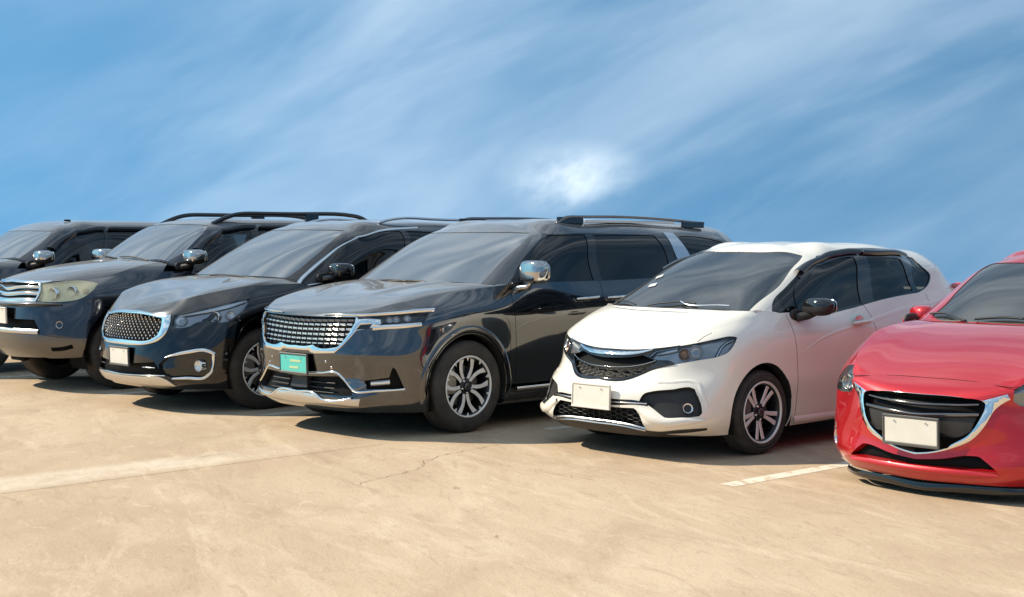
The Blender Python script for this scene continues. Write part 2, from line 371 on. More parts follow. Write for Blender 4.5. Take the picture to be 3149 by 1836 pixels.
JOINED = ('grille_mesh', 'intake_mesh')
class Car:
    count = 0
    def __init__(self, sp):
        L = Chart(side_net(sp['rows'], sp['xs'], sp['xr'])); self.sp = sp
        g = dict(sp['g'])
        # belt and tail of the glasshouse sit on the top edge of the body side
        ss = np.linspace(L.ks0[3], L.S, 400); E = L.raw(ss, np.full(400, L.T))
        def at_x(x): i = np.argmin(abs(E[:, 0] - x)); return (E[i, 0], E[i, 1] - .006, E[i, 2] - .004)
        g['belt'] = [at_x(b if not isinstance(b, tuple) else b[0]) for b in g['belt']]
        tl = L.net[-1][4 + 10:4 + 13]
        g['tailbelt'] = [(p[0] + .02, p[1] - (.006 if p[1] > 0 else 0), p[2]) for p in tl]
        self.g = g
        G = Chart(top_net(g)); send = L.ks0[sp.get('hcol', 6)]
        H = Hood(L, sp['hcowl'], send, sp['hk'][0], sp['hk'][1], sp.get('creases', ()))
        for b in sp.get('bumps', ()): L.bumps.append(b)
        self.ch = dict(L=L, G=G, H=H); self.P = {}; self.par = {}
    def pb(self, name, side='mid', par=None):
        if (name, side) not in self.P: self.P[name, side] = PB(); self.par[name, side] = par
        return self.P[name, side]
    def cut(self, c, feats, base, basemat, ds=.05, dt=.035, par=None, smax=None):
        """triangulates chart c with the outlines of feats, sorts the faces into parts"""
        ch = self.ch[c]; S = smax or ch.S; T = ch.T
        ns = int(S/ds)+2; nt = max(6, int(T/dt)+2)
        gs, gt = np.meshgrid(np.linspace(0, S, ns), np.linspace(0, T, nt))
        pts = [np.stack([gs.ravel(), gt.ravel()], 1)]; edges = []; k = ns*nt
        for i in range(ns-1): edges += [(i, i+1), ((nt-1)*ns+i, (nt-1)*ns+i+1)]
        for j in range(nt-1): edges += [(j*ns, (j+1)*ns), (j*ns+ns-1, (j+1)*ns+ns-1)]
        polys = []
        for f in feats:
            q = smooth_line(f['p'], True, f.get('step', .012), f.get('corner', 50)); q[:, 0] = np.clip(q[:, 0], 0, S); q[:, 1] = np.clip(q[:, 1], 0, T)
            d = np.linalg.norm(q - np.roll(q, 1, 0), axis=1); q = q[d > 5e-4]
            polys.append(q); pts.append(q); n = len(q); edges += [(k+i, k+(i+1) % n) for i in range(n)]; k += n
        allp = np.concatenate(pts)
        # grid points too close to an outline make slivers: drop them
        if len(polys):
            fp = np.concatenate(polys); gp = pts[0]; keep = np.ones(len(gp), bool)
            for i0 in range(0, len(gp), 500):
                b = gp[i0:i0+500]; dd = ((b[:, None]-fp[None])**2).sum(2).min(1); keep[i0:i0+500] = dd > .006**2
            on = (gp[:, 0] < 1e-6) | (gp[:, 0] > S-1e-6) | (gp[:, 1] < 1e-6) | (gp[:, 1] > T-1e-6); keep |= on
            idx = np.cumsum(np.concatenate([keep, np.ones(len(allp)-len(gp), bool)]))-1
            allp = allp[np.concatenate([keep, np.ones(len(allp)-len(gp), bool)])]; edges = [(int(idx[a]), int(idx[b])) for a, b in edges]
        r = delaunay_2d_cdt([mathutils.Vector(p) for p in allp.tolist()], edges, [], 0, 1e-5)
        uv = np.array([v[:] for v in r[0]]); tri = np.array([f[:] for f in r[2]])
        uv = np.clip(uv, 0, [S, T])
        a = uv[tri]; area = (a[:, 1, 0]-a[:, 0, 0])*(a[:, 2, 1]-a[:, 0, 1]) - (a[:, 2, 0]-a[:, 0, 0])*(a[:, 1, 1]-a[:, 0, 1])
        tri[area < 0] = tri[area < 0][:, ::-1]; tri = tri[abs(area) > 1e-9]
        cen = uv[tri].mean(1); own = np.full(len(tri), -1)
        for i, q in enumerate(polys): own[inside(q, cen)] = i
        P, N = ch.ev(uv[:, 0], uv[:, 1])
        z0 = (uv[:, 0] < 1e-6) | ((uv[:, 0] > ch.S-1e-6) & (c != 'H')); P[z0, 1] = 0; N[z0, 1] = 0; N /= np.linalg.norm(N, axis=1)[:, None]
        for i in range(-1, len(feats)):
            t = tri[own == i]
            if not len(t): continue
            f = feats[i] if i >= 0 else dict(n=base, m=basemat, par=par)
            if f.get('hole'): lay = []
            else: lay = f.get('lay') or [(f.get('off', 0), f['m'], f['n'], f.get('par'))]
            used = np.unique(t); mp = {int(u): j for j, u in enumerate(used)}
            F = [tuple(mp[int(x)] for x in q) for q in t]
            cnt = {}
            for q in F:
                for e in ((q[0], q[1]), (q[1], q[2]), (q[2], q[0])): cnt[e] = 1
            bnd = [e for e in cnt if (e[1], e[0]) not in cnt]
            PP, NN = P[used], N[used]
            if c != 'G' or True:
                bnd = [e for e in bnd if not (abs(PP[e[0], 1]) < 1e-4 and abs(PP[e[1], 1]) < 1e-4)]
            for off, mat, nm, pr in lay:
                sd = f.get('side', 'mid')
                nn = NN
                if f.get('dome'):                              # softly domed trim: normals lean outwards at the rim
                    cN = NN.copy(); cent = PP.mean(0)
                    acc = np.zeros_like(PP)
                    for e in bnd:
                        d = np.cross(PP[e[1]]-PP[e[0]], NN[e[0]]); acc[e[0]] += d; acc[e[1]] += d
                    ln = np.linalg.norm(acc, axis=1); on = ln > 0
                    cN[on] += acc[on]/ln[on][:, None]*f['dome']; nn = cN/np.linalg.norm(cN, axis=1)[:, None]
                V = PP + NN*off
                if f.get('push'): V = V + np.array(f['push'])
                self.pb(nm, sd, pr).add(V, F, nn, mat)
                base_off = f.get('base', 0.0 if off < 0 else -.006)
                if abs(off - base_off) > 1e-4 and (off, mat, nm, pr) == lay[0]:
                    W = np.concatenate([V, PP + NN*base_off]); n = len(V)
                    self.pb(nm, sd, pr).add(W, [(e[0], n+e[0], n+e[1], e[1]) for e in bnd], None, f.get('wm', mat))
            if f.get('hole'):
                d = np.array(f['hole']); n = len(PP); W = np.concatenate([PP, PP + d])
                self.count += 1; self.pb(f"{f['n']}#{self.count}", 'mid', None).add(W, [(e[0], n+e[0], n+e[1], e[1]) for e in bnd], None, f['wm'])
    def strip(self, c, path, w, h, mat, name, side='mid', par=None, off=0., taper=None, prof=5, step=.02):
        """raised (or with h < 0 sunken) band with a rounded section along a line on a surface"""
        ch = self.ch[c]
        if abs(path[0][0]) < 1e-6 and len(path) > 1 and path[1][0] > .01:   # starts on the centre line: run straight across it
            q = smooth_line([(-path[1][0], path[1][1])] + [tuple(v) for v in path], False, step, 89)
            k = int(np.argmax(q[:, 0] > 1e-4)); q = np.concatenate([[(0, q[k, 1] - (q[k, 1]-q[k-1, 1])*q[k, 0]/(q[k, 0]-q[k-1, 0]))], q[k:]])
            if np.hypot(*(q[1]-q[0])) < .003: q = np.delete(q, 1, 0)
        else: q = smooth_line(path, False, step)
        T = np.gradient(q, axis=0); T /= np.linalg.norm(T, axis=1)[:, None]+1e-12; nr = np.stack([-T[:, 1], T[:, 0]], 1)
        m = len(q); W = np.full(m, w)
        if taper is not None:
            dl = np.concatenate([[0], np.cumsum(np.linalg.norm(np.diff(q, axis=0), axis=1))]); dl /= dl[-1]
            W = w*np.interp(dl, np.linspace(0, 1, len(taper)), taper)
        V = []; N = []
        for i in range(prof):
            a = -1 + 2*i/(prof-1); uv = q + nr*(W*.5*a)[:, None]
            P, n = ch.ev(np.clip(uv[:, 0], 0, None), uv[:, 1])
            P[uv[:, 0] <= 1e-6, 1] = 0
            z = h*max(0, 1-a*a)**.5
            V.append(P + n*(off + z)); N.append((n, a))
        V = np.array(V)
        dv = np.gradient(V, axis=0); du = np.gradient(V, axis=1); NN = np.cross(du, dv); NN /= np.linalg.norm(NN, axis=2)[:, :, None]+1e-12
        F = [(i*m+j, i*m+j+1, (i+1)*m+j+1, (i+1)*m+j) for i in range(prof-1) for j in range(m-1)]
        V = V.reshape(-1, 3)
        if name not in JOINED: self.count += 1; name = f'{name}#{self.count}'
        self.pb(name, side, par).add(V, F, NN.reshape(-1, 3), mat)
    def frame(self, c, s, t, off=0.):
        P, N = self.ch[c].ev([s], [t]); return P[0] + N[0]*off, N[0]
    def finish(self, root, order=()):
        """every collected part becomes an object; pairs get a mirror image, middles their other half"""
        made = {}; raw = {}
        keys = sorted(self.P, key=lambda k: (self.par[k] is not None, k[0]))
        for k in keys:
            nm, sd = k; b = self.P[k]; pr = self.par[k]; full = nm; nm = nm.split('#')[0]
            if not b.f: continue
            if sd == 'mid' and min(v[:, 1].min() for v in b.v) > .01: sd = 'pair'
            if sd == 'mid' or sd == 'pair': mir = b.mirrored()
            if sd == 'mid':
                b.join(mir); o = b.build(nm, made.get((pr, 1)) or root); made[nm, 1] = o; made[nm, -1] = o
            elif sd == 'right':
                o = b.mirrored().build(nm, made.get((pr, -1)) or root)
            elif sd == 'one':
                o = b.build(nm, made.get((pr, 1)) or root); made.setdefault((full, 1), o); made.setdefault((nm, 1), o); made.setdefault((nm, -1), o)
            else:
                for g, bb in ((1, b), (-1, mir)):
                    o = bb.build(nm, made.get((pr, g)) or root); made.setdefault((nm, g), o)
        return made
# ---------------------------------------------------------------- the six cars: shape tables and panel outlines, metres in car coordinates
CAR = {}
CAR[1] = dict(
 pose=(-6.63, 17.09, 46.7),
 xs=[0.42, 0.0, -0.44, -1.3, -2.1, -2.75],
 xr=-3.8,
 rows=[
  {'x': [0.8, 0.78, 0.7, 0.52], 'y': [0.3, 0.56, 0.76, 0.85, 0.87, 0.86], 'z': {0: 0.33, 4: 0.36, 12: 0.36}},
  {'x': [0.885, 0.87, 0.78, 0.56], 'y': [0.31, 0.59, 0.82, 0.9, 0.92, 0.9], 'z': {0: 0.44, 4: 0.46, 12: 0.46}},
  {'x': [0.92, 0.895, 0.79, 0.58], 'y': [0.31, 0.6, 0.82, 0.905, 0.925, 0.91], 'z': {0: 0.58, 12: 0.58}},
  {'x': [0.91, 0.885, 0.78, 0.57], 'y': [0.31, 0.6, 0.81, 0.9, 0.93, 0.915], 'z': {0: 0.74, 12: 0.74}},
  {'x': [0.905, 0.87, 0.76, 0.54], 'y': [0.31, 0.59, 0.79, 0.885, 0.925, 0.91], 'z': {0: 0.9, 12: 0.9}},
  {'x': [0.87, 0.83, 0.71, 0.5], 'y': [0.31, 0.58, 0.765, 0.855, 0.9, 0.905], 'z': {0: 1.04, 3: 1.02, 6: 1.04, 12: 1.06}},
  {'dx': [-0.16], 'x': [0.8, 0.76, 0.66, 0.46], 'y': [0.3, 0.55, 0.69, 0.755, 0.79, 0.86, 0.87, 0.86, 0.84], 'z': {0: 1.12, 1: 1.115, 2: 1.115, 3: 1.125, 4: 1.14, 5: 1.18, 6: 1.2, 7: 1.19, 9: 1.2, 12: 1.2}},
 ],
 hcowl=[(-0.38, 0, 1.325), (-0.385, 0.2, 1.325), (-0.4, 0.38, 1.32), (-0.42, 0.53, 1.313), (-0.45, 0.64, 1.305), (-0.5, 0.72, 1.295), (-0.55, 0.765, 1.28)],
 hcol=6,
 hk=(1.25, (0.125, 0.6, 0.03)),
 creases=[],
 g={'cowl': [(-0.38, 0, 1.315), (-0.39, 0.3, 1.315), (-0.44, 0.55, 1.31), (-0.53, 0.745, 1.3)], 'belt': [(-0.7, 0.84, 1.2), (-1.05, 0.86, 1.17), (-1.5, 0.86, 1.17), (-2.3, 0.85, 1.18), (-3.0, 0.83, 1.2)], 'tailbelt': [(-3.55, 0.78, 1.2), (-3.7, 0.5, 1.2), (-3.72, 0, 1.2)], 'wtop': [(-1.08, 0, 1.725), (-1.09, 0.22, 1.723), (-1.12, 0.43, 1.716), (-1.17, 0.59, 1.702)], 'edge': [(-1.28, 0.65, 1.665), (-1.55, 0.67, 1.685), (-1.9, 0.675, 1.69), (-2.6, 0.66, 1.685), (-3.1, 0.65, 1.66)], 'tailtop': [(-3.45, 0.6, 1.62), (-3.6, 0.4, 1.64), (-3.62, 0, 1.64)], 'crown': [(-1.38, 1.772), (-1.42, 1.773), (-1.47, 1.775), (-1.53, 1.777), (-1.6, 1.778), (-1.75, 1.78), (-2.0, 1.78), (-2.6, 1.775), (-3.0, 1.76), (-3.3, 1.735), (-3.4, 1.725), (-3.45, 1.72)], 'round': 0.62},
 cuts={
  'L': [
   {'n': 'wheel_arch', 'p': [[1.2266, -0.35], [1.168, -0.2908], [1.103, -0.2166], [1.0369, -0.1334], [1.0014, -0.0462], [0.9992, 0.0419], [1.0098, 0.1261], [1.0273, 0.2022], [1.0531, 0.2732], [1.0895, 0.3387], [1.1355, 0.3968], [1.189, 0.4463], [1.2495, 0.4865], [1.3146, 0.5163], [1.3815, 0.5347], [1.4498, 0.5409], [1.5203, 0.5346], [1.592, 0.5162], [1.6616, 0.4865], [1.7261, 0.4464], [1.7831, 0.3968], [1.8311, 0.3385], [1.8685, 0.2731], [1.8945, 0.2021], [1.9087, 0.125], [1.9108, 0.0395], [1.9001, -0.0489], [1.8763, -0.1341], [1.8393, -0.2138], [1.7895, -0.2858]], 'm': 'plastic', 'hole': (0, -0.09, 0), 'wm': 'plastic', 'corner': 80},
   {'n': 'wheel_arch', 'p': [[3.9058, -0.35], [3.8526, -0.3102], [3.8085, -0.2379], [3.7748, -0.158], [3.7524, -0.0727], [3.7419, 0.0158], [3.7435, 0.1029], [3.7573, 0.1816], [3.7829, 0.2529], [3.8196, 0.3182], [3.8664, 0.3766], [3.922, 0.4271], [3.985, 0.468], [4.0537, 0.4979], [4.1263, 0.5161], [4.2009, 0.5222], [4.2755, 0.5162], [4.3482, 0.4981], [4.417, 0.4682], [4.4802, 0.4272], [4.536, 0.3765], [4.583, 0.3181], [4.6198, 0.2529], [4.6456, 0.1817], [4.6595, 0.1029], [4.6613, 0.0158], [4.6508, -0.0727], [4.6283, -0.158], [4.5945, -0.2378], [4.5503, -0.3101]], 'm': 'plastic', 'hole': (0, -0.09, 0), 'wm': 'plastic', 'corner': 80},
   {'n': 'grille_frame', 'p': [[-0.04, 0.7959], [-0.04, 0.8945], [0.2504, 0.8945], [0.4723, 0.9014], [0.6455, 0.8463], [0.506, 0.8022], [0.5449, 0.6495], [0.5244, 0.5696], [0.3072, 0.5649], [-0.04, 0.5649]], 'm': 'chrome', 'off': 0.01, 'corner': 35, 'dome': 0.3},
   {'n': 'grille', 'p': [[-0.04, 0.7571], [-0.04, 0.8016], [0.3141, 0.8009], [0.4776, 0.8011], [0.5264, 0.6489], [0.512, 0.5829], [0.3039, 0.578], [-0.04, 0.578]], 'm': 'dark', 'off': -0.03, 'corner': 35, 'wm': 'black'},
   {'n': 'headlight', 'p': [[0.5018, 0.8021], [0.7038, 0.8373], [0.899, 0.8543], [1.0032, 0.8247], [1.1443, 0.7775], [1.1374, 0.7081], [1.0496, 0.641], [0.9368, 0.5975], [0.7841, 0.5734], [0.5357, 0.5765], [0.5466, 0.6622]], 'm': 'lampdark', 'side': 'pair', 'off': -0.03, 'corner': 40, 'wm': 'black', 'lay': [(-0.03, 'lampdark', 'headlight', None), (-0.001, 'lens', 'lens', 'headlight')]},
   {'n': 'lower_intake', 'p': [[-0.04, 0.3931], [0.2743, 0.3931], [0.5198, 0.3914], [0.575, 0.2982], [0.3683, 0.2996], [-0.04, 0.2996]], 'm': 'dark', 'off': -0.05, 'wm': 'plastic', 'corner': 35},
  ],
  'H': [
  ],
  'G': [
   {'n': 'windscreen', 'p': [[-0.04, 0.4847], [0.323, 0.4927], [0.4526, 0.5008], [0.4934, 0.3497], [0.4755, 0.0329], [0.4586, -0.0412], [0.3283, -0.1066], [0.1409, -0.0855], [-0.04, 0.3462]], 'm': 'wglass', 'off': -0.004, 'corner': 40},
   {'n': 'glass_surround', 'p': [[0.6145, -0.0086], [0.5994, 0.1521], [0.5926, 0.3918], [0.6424, 0.6351], [0.8562, 0.6404], [1.942, 0.6299], [2.3616, 0.5836], [2.5565, 0.0324]], 'm': 'black', 'side': 'pair', 'corner': 35},
   {'n': 'front_window', 'p': [[0.6599, 0.0144], [0.6189, 0.1701], [0.6217, 0.3786], [0.6873, 0.5811], [0.9813, 0.5793], [1.3045, 0.0107]], 'm': 'glass', 'side': 'pair', 'off': -0.006, 'corner': 35},
   {'n': 'rear_window', 'p': [[1.339, 0.0122], [1.0207, 0.5767], [1.8511, 0.593], [2.117, 0.0059]], 'm': 'glass', 'side': 'pair', 'off': -0.006, 'corner': 35},
  ],
 },
 strips=[
  {'name': 'panel_gap', 'c': 'L', 'path': [[1.9522, 0.116], [1.972, 0.3612], [1.9461, 0.8456]], 'w': 0.0055, 'h': 0.0005, 'mat': 'gap'},
  {'name': 'grille_bar', 'c': 'L', 'path': [[0.0, 0.707], [0.258, 0.7544], [0.4916, 0.7613]], 'w': 0.048, 'h': 0.022, 'mat': 'chrome', 'off': -0.022},
  {'name': 'grille_bar', 'c': 'L', 'path': [[0.0, 0.6436], [0.306, 0.6659], [0.5279, 0.6694]], 'w': 0.048, 'h': 0.022, 'mat': 'chrome', 'off': -0.022},
  {'name': 'grille_bar', 'c': 'L', 'path': [[0.0, 0.5788], [0.3331, 0.5943], [0.5522, 0.5949]], 'w': 0.048, 'h': 0.022, 'mat': 'chrome', 'off': -0.022},
  {'name': 'rain_visor', 'c': 'G', 'path': [[0.6002, 0.2818], [0.5951, 0.4385], [0.6415, 0.6066], [0.86, 0.6321], [0.9817, 0.6137]], 'w': 0.08, 'h': 0.028, 'mat': 'smoke', 'side': 'pair', 'off': 0.01},
  {'name': 'rain_visor', 'c': 'G', 'path': [[1.0411, 0.6105], [1.4454, 0.6304], [1.8439, 0.6153]], 'w': 0.08, 'h': 0.028, 'mat': 'smoke', 'side': 'pair', 'off': 0.01},
 ],
)
CAR[2] = dict(
 pose=(-4.56, 15.49, 46.7),
 xs=[0.42, 0.0, -0.44, -1.3, -2.1, -2.75],
 xr=-3.8,
 rows=[
  {'x': [0.8, 0.78, 0.7, 0.52], 'y': [0.3, 0.56, 0.76, 0.85, 0.87, 0.86], 'z': {0: 0.33, 4: 0.36, 12: 0.36}},
  {'x': [0.885, 0.87, 0.78, 0.56], 'y': [0.31, 0.59, 0.82, 0.9, 0.92, 0.9], 'z': {0: 0.44, 4: 0.46, 12: 0.46}},
  {'x': [0.92, 0.895, 0.79, 0.58], 'y': [0.31, 0.6, 0.82, 0.905, 0.925, 0.91], 'z': {0: 0.58, 12: 0.58}},
  {'x': [0.91, 0.885, 0.78, 0.57], 'y': [0.31, 0.6, 0.81, 0.9, 0.93, 0.915], 'z': {0: 0.74, 12: 0.74}},
  {'x': [0.905, 0.87, 0.76, 0.54], 'y': [0.31, 0.59, 0.79, 0.885, 0.925, 0.91], 'z': {0: 0.9, 12: 0.9}},
  {'x': [0.87, 0.83, 0.71, 0.5], 'y': [0.31, 0.58, 0.765, 0.855, 0.9, 0.905], 'z': {0: 1.04, 3: 1.02, 6: 1.04, 12: 1.06}},
  {'dx': [-0.16], 'x': [0.8, 0.76, 0.66, 0.46], 'y': [0.3, 0.55, 0.69, 0.755, 0.79, 0.86, 0.87, 0.86, 0.84], 'z': {0: 1.12, 1: 1.115, 2: 1.115, 3: 1.125, 4: 1.14, 5: 1.18, 6: 1.2, 7: 1.19, 9: 1.2, 12: 1.2}},
 ],
 hcowl=[(-0.38, 0, 1.325), (-0.385, 0.2, 1.325), (-0.4, 0.38, 1.32), (-0.42, 0.53, 1.313), (-0.45, 0.64, 1.305), (-0.5, 0.72, 1.295), (-0.55, 0.765, 1.28)],
 hcol=6,
 hk=(1.25, (0.125, 0.6, 0.03)),
 creases=[],
 g={'cowl': [(-0.38, 0, 1.315), (-0.39, 0.3, 1.315), (-0.44, 0.55, 1.31), (-0.53, 0.745, 1.3)], 'belt': [(-0.7, 0.84, 1.2), (-1.05, 0.86, 1.17), (-1.5, 0.86, 1.17), (-2.3, 0.85, 1.18), (-3.0, 0.83, 1.2)], 'tailbelt': [(-3.55, 0.78, 1.2), (-3.7, 0.5, 1.2), (-3.72, 0, 1.2)], 'wtop': [(-1.08, 0, 1.725), (-1.09, 0.22, 1.723), (-1.12, 0.43, 1.716), (-1.17, 0.59, 1.702)], 'edge': [(-1.28, 0.65, 1.665), (-1.55, 0.67, 1.685), (-1.9, 0.675, 1.69), (-2.6, 0.66, 1.685), (-3.1, 0.65, 1.66)], 'tailtop': [(-3.45, 0.6, 1.62), (-3.6, 0.4, 1.64), (-3.62, 0, 1.64)], 'crown': [(-1.38, 1.772), (-1.42, 1.773), (-1.47, 1.775), (-1.53, 1.777), (-1.6, 1.778), (-1.75, 1.78), (-2.0, 1.78), (-2.6, 1.775), (-3.0, 1.76), (-3.3, 1.735), (-3.4, 1.725), (-3.45, 1.72)], 'round': 0.62},
 cuts={
  'L': [
   {'n': 'front_door', 'p': [[1.9522, 0.116], [1.972, 0.3612], [1.94, 0.9466], [2.9597, 0.9709], [2.97, 0.1162]], 'm': 'paint2', 'side': 'pair', 'corner': 30},
   {'n': 'grille_frame', 'p': [[-0.04, 0.7959], [-0.04, 0.8945], [0.2504, 0.8945], [0.4723, 0.9014], [0.6455, 0.8463], [0.506, 0.8022], [0.5449, 0.6495], [0.5244, 0.5696], [0.3072, 0.5649], [-0.04, 0.5649]], 'm': 'chrome', 'off': 0.01, 'corner': 35, 'dome': 0.3},
   {'n': 'grille', 'p': [[-0.04, 0.7571], [-0.04, 0.8016], [0.3141, 0.8009], [0.4776, 0.8011], [0.5264, 0.6489], [0.512, 0.5829], [0.3039, 0.578], [-0.04, 0.578]], 'm': 'dark', 'off': -0.03, 'corner': 35, 'wm': 'black'},
   {'n': 'headlight', 'p': [[0.5018, 0.8021], [0.7038, 0.8373], [0.899, 0.8543], [1.0032, 0.8247], [1.1443, 0.7775], [1.1374, 0.7081], [1.0496, 0.641], [0.9368, 0.5975], [0.7841, 0.5734], [0.5357, 0.5765], [0.5466, 0.6622]], 'm': 'haze_lamp', 'side': 'pair', 'off': -0.03, 'corner': 40, 'wm': 'haze_lamp', 'lay': [(-0.03, 'haze_lamp', 'headlight', None), (-0.001, 'lens_old', 'lens', 'headlight')]},
   {'n': 'lower_intake', 'p': [[-0.04, 0.3931], [0.2743, 0.3931], [0.5198, 0.3914], [0.575, 0.2982], [0.3683, 0.2996], [-0.04, 0.2996]], 'm': 'dark', 'off': -0.05, 'wm': 'plastic', 'corner': 35},
   {'n': 'lower_guard', 'p': [[-0.04, 0.2853], [0.3692, 0.2853], [0.5781, 0.2894], [0.5725, 0.2458], [0.7944, 0.2136], [0.9444, 0.205], [1.124, 0.2137], [1.1409, 0.1244], [1.1262, 0.0058], [0.8026, -0.018], [0.4399, 0.0393], [-0.04, 0.119]], 'm': 'paint2b', 'off': 0.012, 'corner': 35},
   {'n': 'wheel_arch', 'p': [[1.2266, -0.35], [1.168, -0.2908], [1.103, -0.2166], [1.0369, -0.1334], [1.0014, -0.0462], [0.9992, 0.0419], [1.0098, 0.1261], [1.0273, 0.2022], [1.0531, 0.2732], [1.0895, 0.3387], [1.1355, 0.3968], [1.189, 0.4463], [1.2495, 0.4865], [1.3146, 0.5163], [1.3815, 0.5347], [1.4498, 0.5409], [1.5203, 0.5346], [1.592, 0.5162], [1.6616, 0.4865], [1.7261, 0.4464], [1.7831, 0.3968], [1.8311, 0.3385], [1.8685, 0.2731], [1.8945, 0.2021], [1.9087, 0.125], [1.9108, 0.0395], [1.9001, -0.0489], [1.8763, -0.1341], [1.8393, -0.2138], [1.7895, -0.2858]], 'm': 'plastic', 'hole': (0, -0.09, 0), 'wm': 'plastic', 'corner': 80},
   {'n': 'wheel_arch', 'p': [[3.9058, -0.35], [3.8526, -0.3102], [3.8085, -0.2379], [3.7748, -0.158], [3.7524, -0.0727], [3.7419, 0.0158], [3.7435, 0.1029], [3.7573, 0.1816], [3.7829, 0.2529], [3.8196, 0.3182], [3.8664, 0.3766], [3.922, 0.4271], [3.985, 0.468], [4.0537, 0.4979], [4.1263, 0.5161], [4.2009, 0.5222], [4.2755, 0.5162], [4.3482, 0.4981], [4.417, 0.4682], [4.4802, 0.4272], [4.536, 0.3765], [4.583, 0.3181], [4.6198, 0.2529], [4.6456, 0.1817], [4.6595, 0.1029], [4.6613, 0.0158], [4.6508, -0.0727], [4.6283, -0.158], [4.5945, -0.2378], [4.5503, -0.3101]], 'm': 'plastic', 'hole': (0, -0.09, 0), 'wm': 'plastic', 'corner': 80},
  ],
  'H': [
  ],
  'G': [
   {'n': 'windscreen', 'p': [[-0.04, 0.6148], [0.2151, 0.6148], [0.4902, 0.6184], [0.5295, 0.402], [0.5361, 0.1875], [0.5046, 0.0095], [0.3171, -0.0082], [-0.04, 0.0001], [-0.04, 0.017]], 'm': 'wglass', 'off': -0.004, 'corner': 40},
   {'n': 'glass_surround', 'p': [[0.6145, -0.0086], [0.5994, 0.1521], [0.5926, 0.3918], [0.6424, 0.6351], [0.8562, 0.6404], [1.942, 0.6299], [2.3616, 0.5836], [2.5565, 0.0324]], 'm': 'black', 'side': 'pair', 'corner': 35},
   {'n': 'front_window', 'p': [[0.6953, 0.0292], [0.6227, 0.1872], [0.6217, 0.3786], [0.6787, 0.5938], [0.9725, 0.5949], [1.3045, 0.0107]], 'm': 'glass_clear', 'side': 'pair', 'off': -0.006, 'corner': 35},
   {'n': 'rear_window', 'p': [[1.3919, 0.0137], [1.0705, 0.5909], [1.8462, 0.6078], [2.117, 0.0059]], 'm': 'glass_clear', 'side': 'pair', 'off': -0.006, 'corner': 35},
  ],
 },
 strips=[
  {'name': 'panel_gap', 'c': 'L', 'path': [[1.9522, 0.116], [1.972, 0.3612], [1.9461, 0.8456]], 'w': 0.0055, 'h': 0.0005, 'mat': 'gap'},
  {'name': 'bumper_ledge', 'c': 'L', 'path': [[0.0, 0.543], [0.3118, 0.543], [0.6206, 0.5437], [0.792, 0.5386]], 'w': 0.05, 'h': 0.035, 'mat': 'paint2', 'taper': [1, 1, 1, 0.3]},
  {'name': 'grille_bar', 'c': 'L', 'path': [[0.0, 0.707], [0.258, 0.7544], [0.4916, 0.7613]], 'w': 0.048, 'h': 0.022, 'mat': 'chrome', 'off': -0.022},
  {'name': 'grille_bar', 'c': 'L', 'path': [[0.0, 0.6436], [0.306, 0.6659], [0.5279, 0.6694]], 'w': 0.048, 'h': 0.022, 'mat': 'chrome', 'off': -0.022},
  {'name': 'grille_bar', 'c': 'L', 'path': [[0.0, 0.5788], [0.3331, 0.5943], [0.5522, 0.5949]], 'w': 0.048, 'h': 0.022, 'mat': 'chrome', 'off': -0.022},
  {'name': 'guard_edge', 'c': 'L', 'path': [[0.0, 0.27], [0.37, 0.27], [0.5746, 0.2674]], 'w': 0.05, 'h': 0.012, 'mat': 'silver', 'off': 0.008},
  {'name': 'guard_slot', 'c': 'L', 'path': [[0.7009, 0.1031], [0.7914, 0.1067], [0.8949, 0.131]], 'w': 0.04, 'h': 0.002, 'mat': 'gap', 'off': 0.012, 'side': 'pair'},
  {'name': 'rain_visor', 'c': 'G', 'path': [[0.6002, 0.2818], [0.5951, 0.4385], [0.6375, 0.6124], [0.8562, 0.6404], [1.0373, 0.6184]], 'w': 0.07, 'h': 0.028, 'mat': 'smoke', 'side': 'pair', 'off': 0.01},
  {'name': 'rain_visor', 'c': 'G', 'path': [[1.0958, 0.6188], [1.4433, 0.6379], [1.8417, 0.6228]], 'w': 0.07, 'h': 0.028, 'mat': 'smoke', 'side': 'pair', 'off': 0.01},
 ],
 tubes=[
  {'name': 'wiper', 'path': [[-0.462, -0.478, 1.359], [-0.38, -0.02, 1.334]], 'r': 0.011, 'mat': 'plastic'},
  {'name': 'wiper', 'path': [[-0.399, 0.021, 1.349], [-0.41, 0.274, 1.351], [-0.423, 0.572, 1.313]], 'r': 0.011, 'mat': 'plastic'},
 ],
 spots={'fog': [[0.786, 0.342]], 'projector': [[0.8417, 0.693]], 'projector2': [[0.6649, 0.66]], 'side': [[1.0328, 0.7071]]},
)
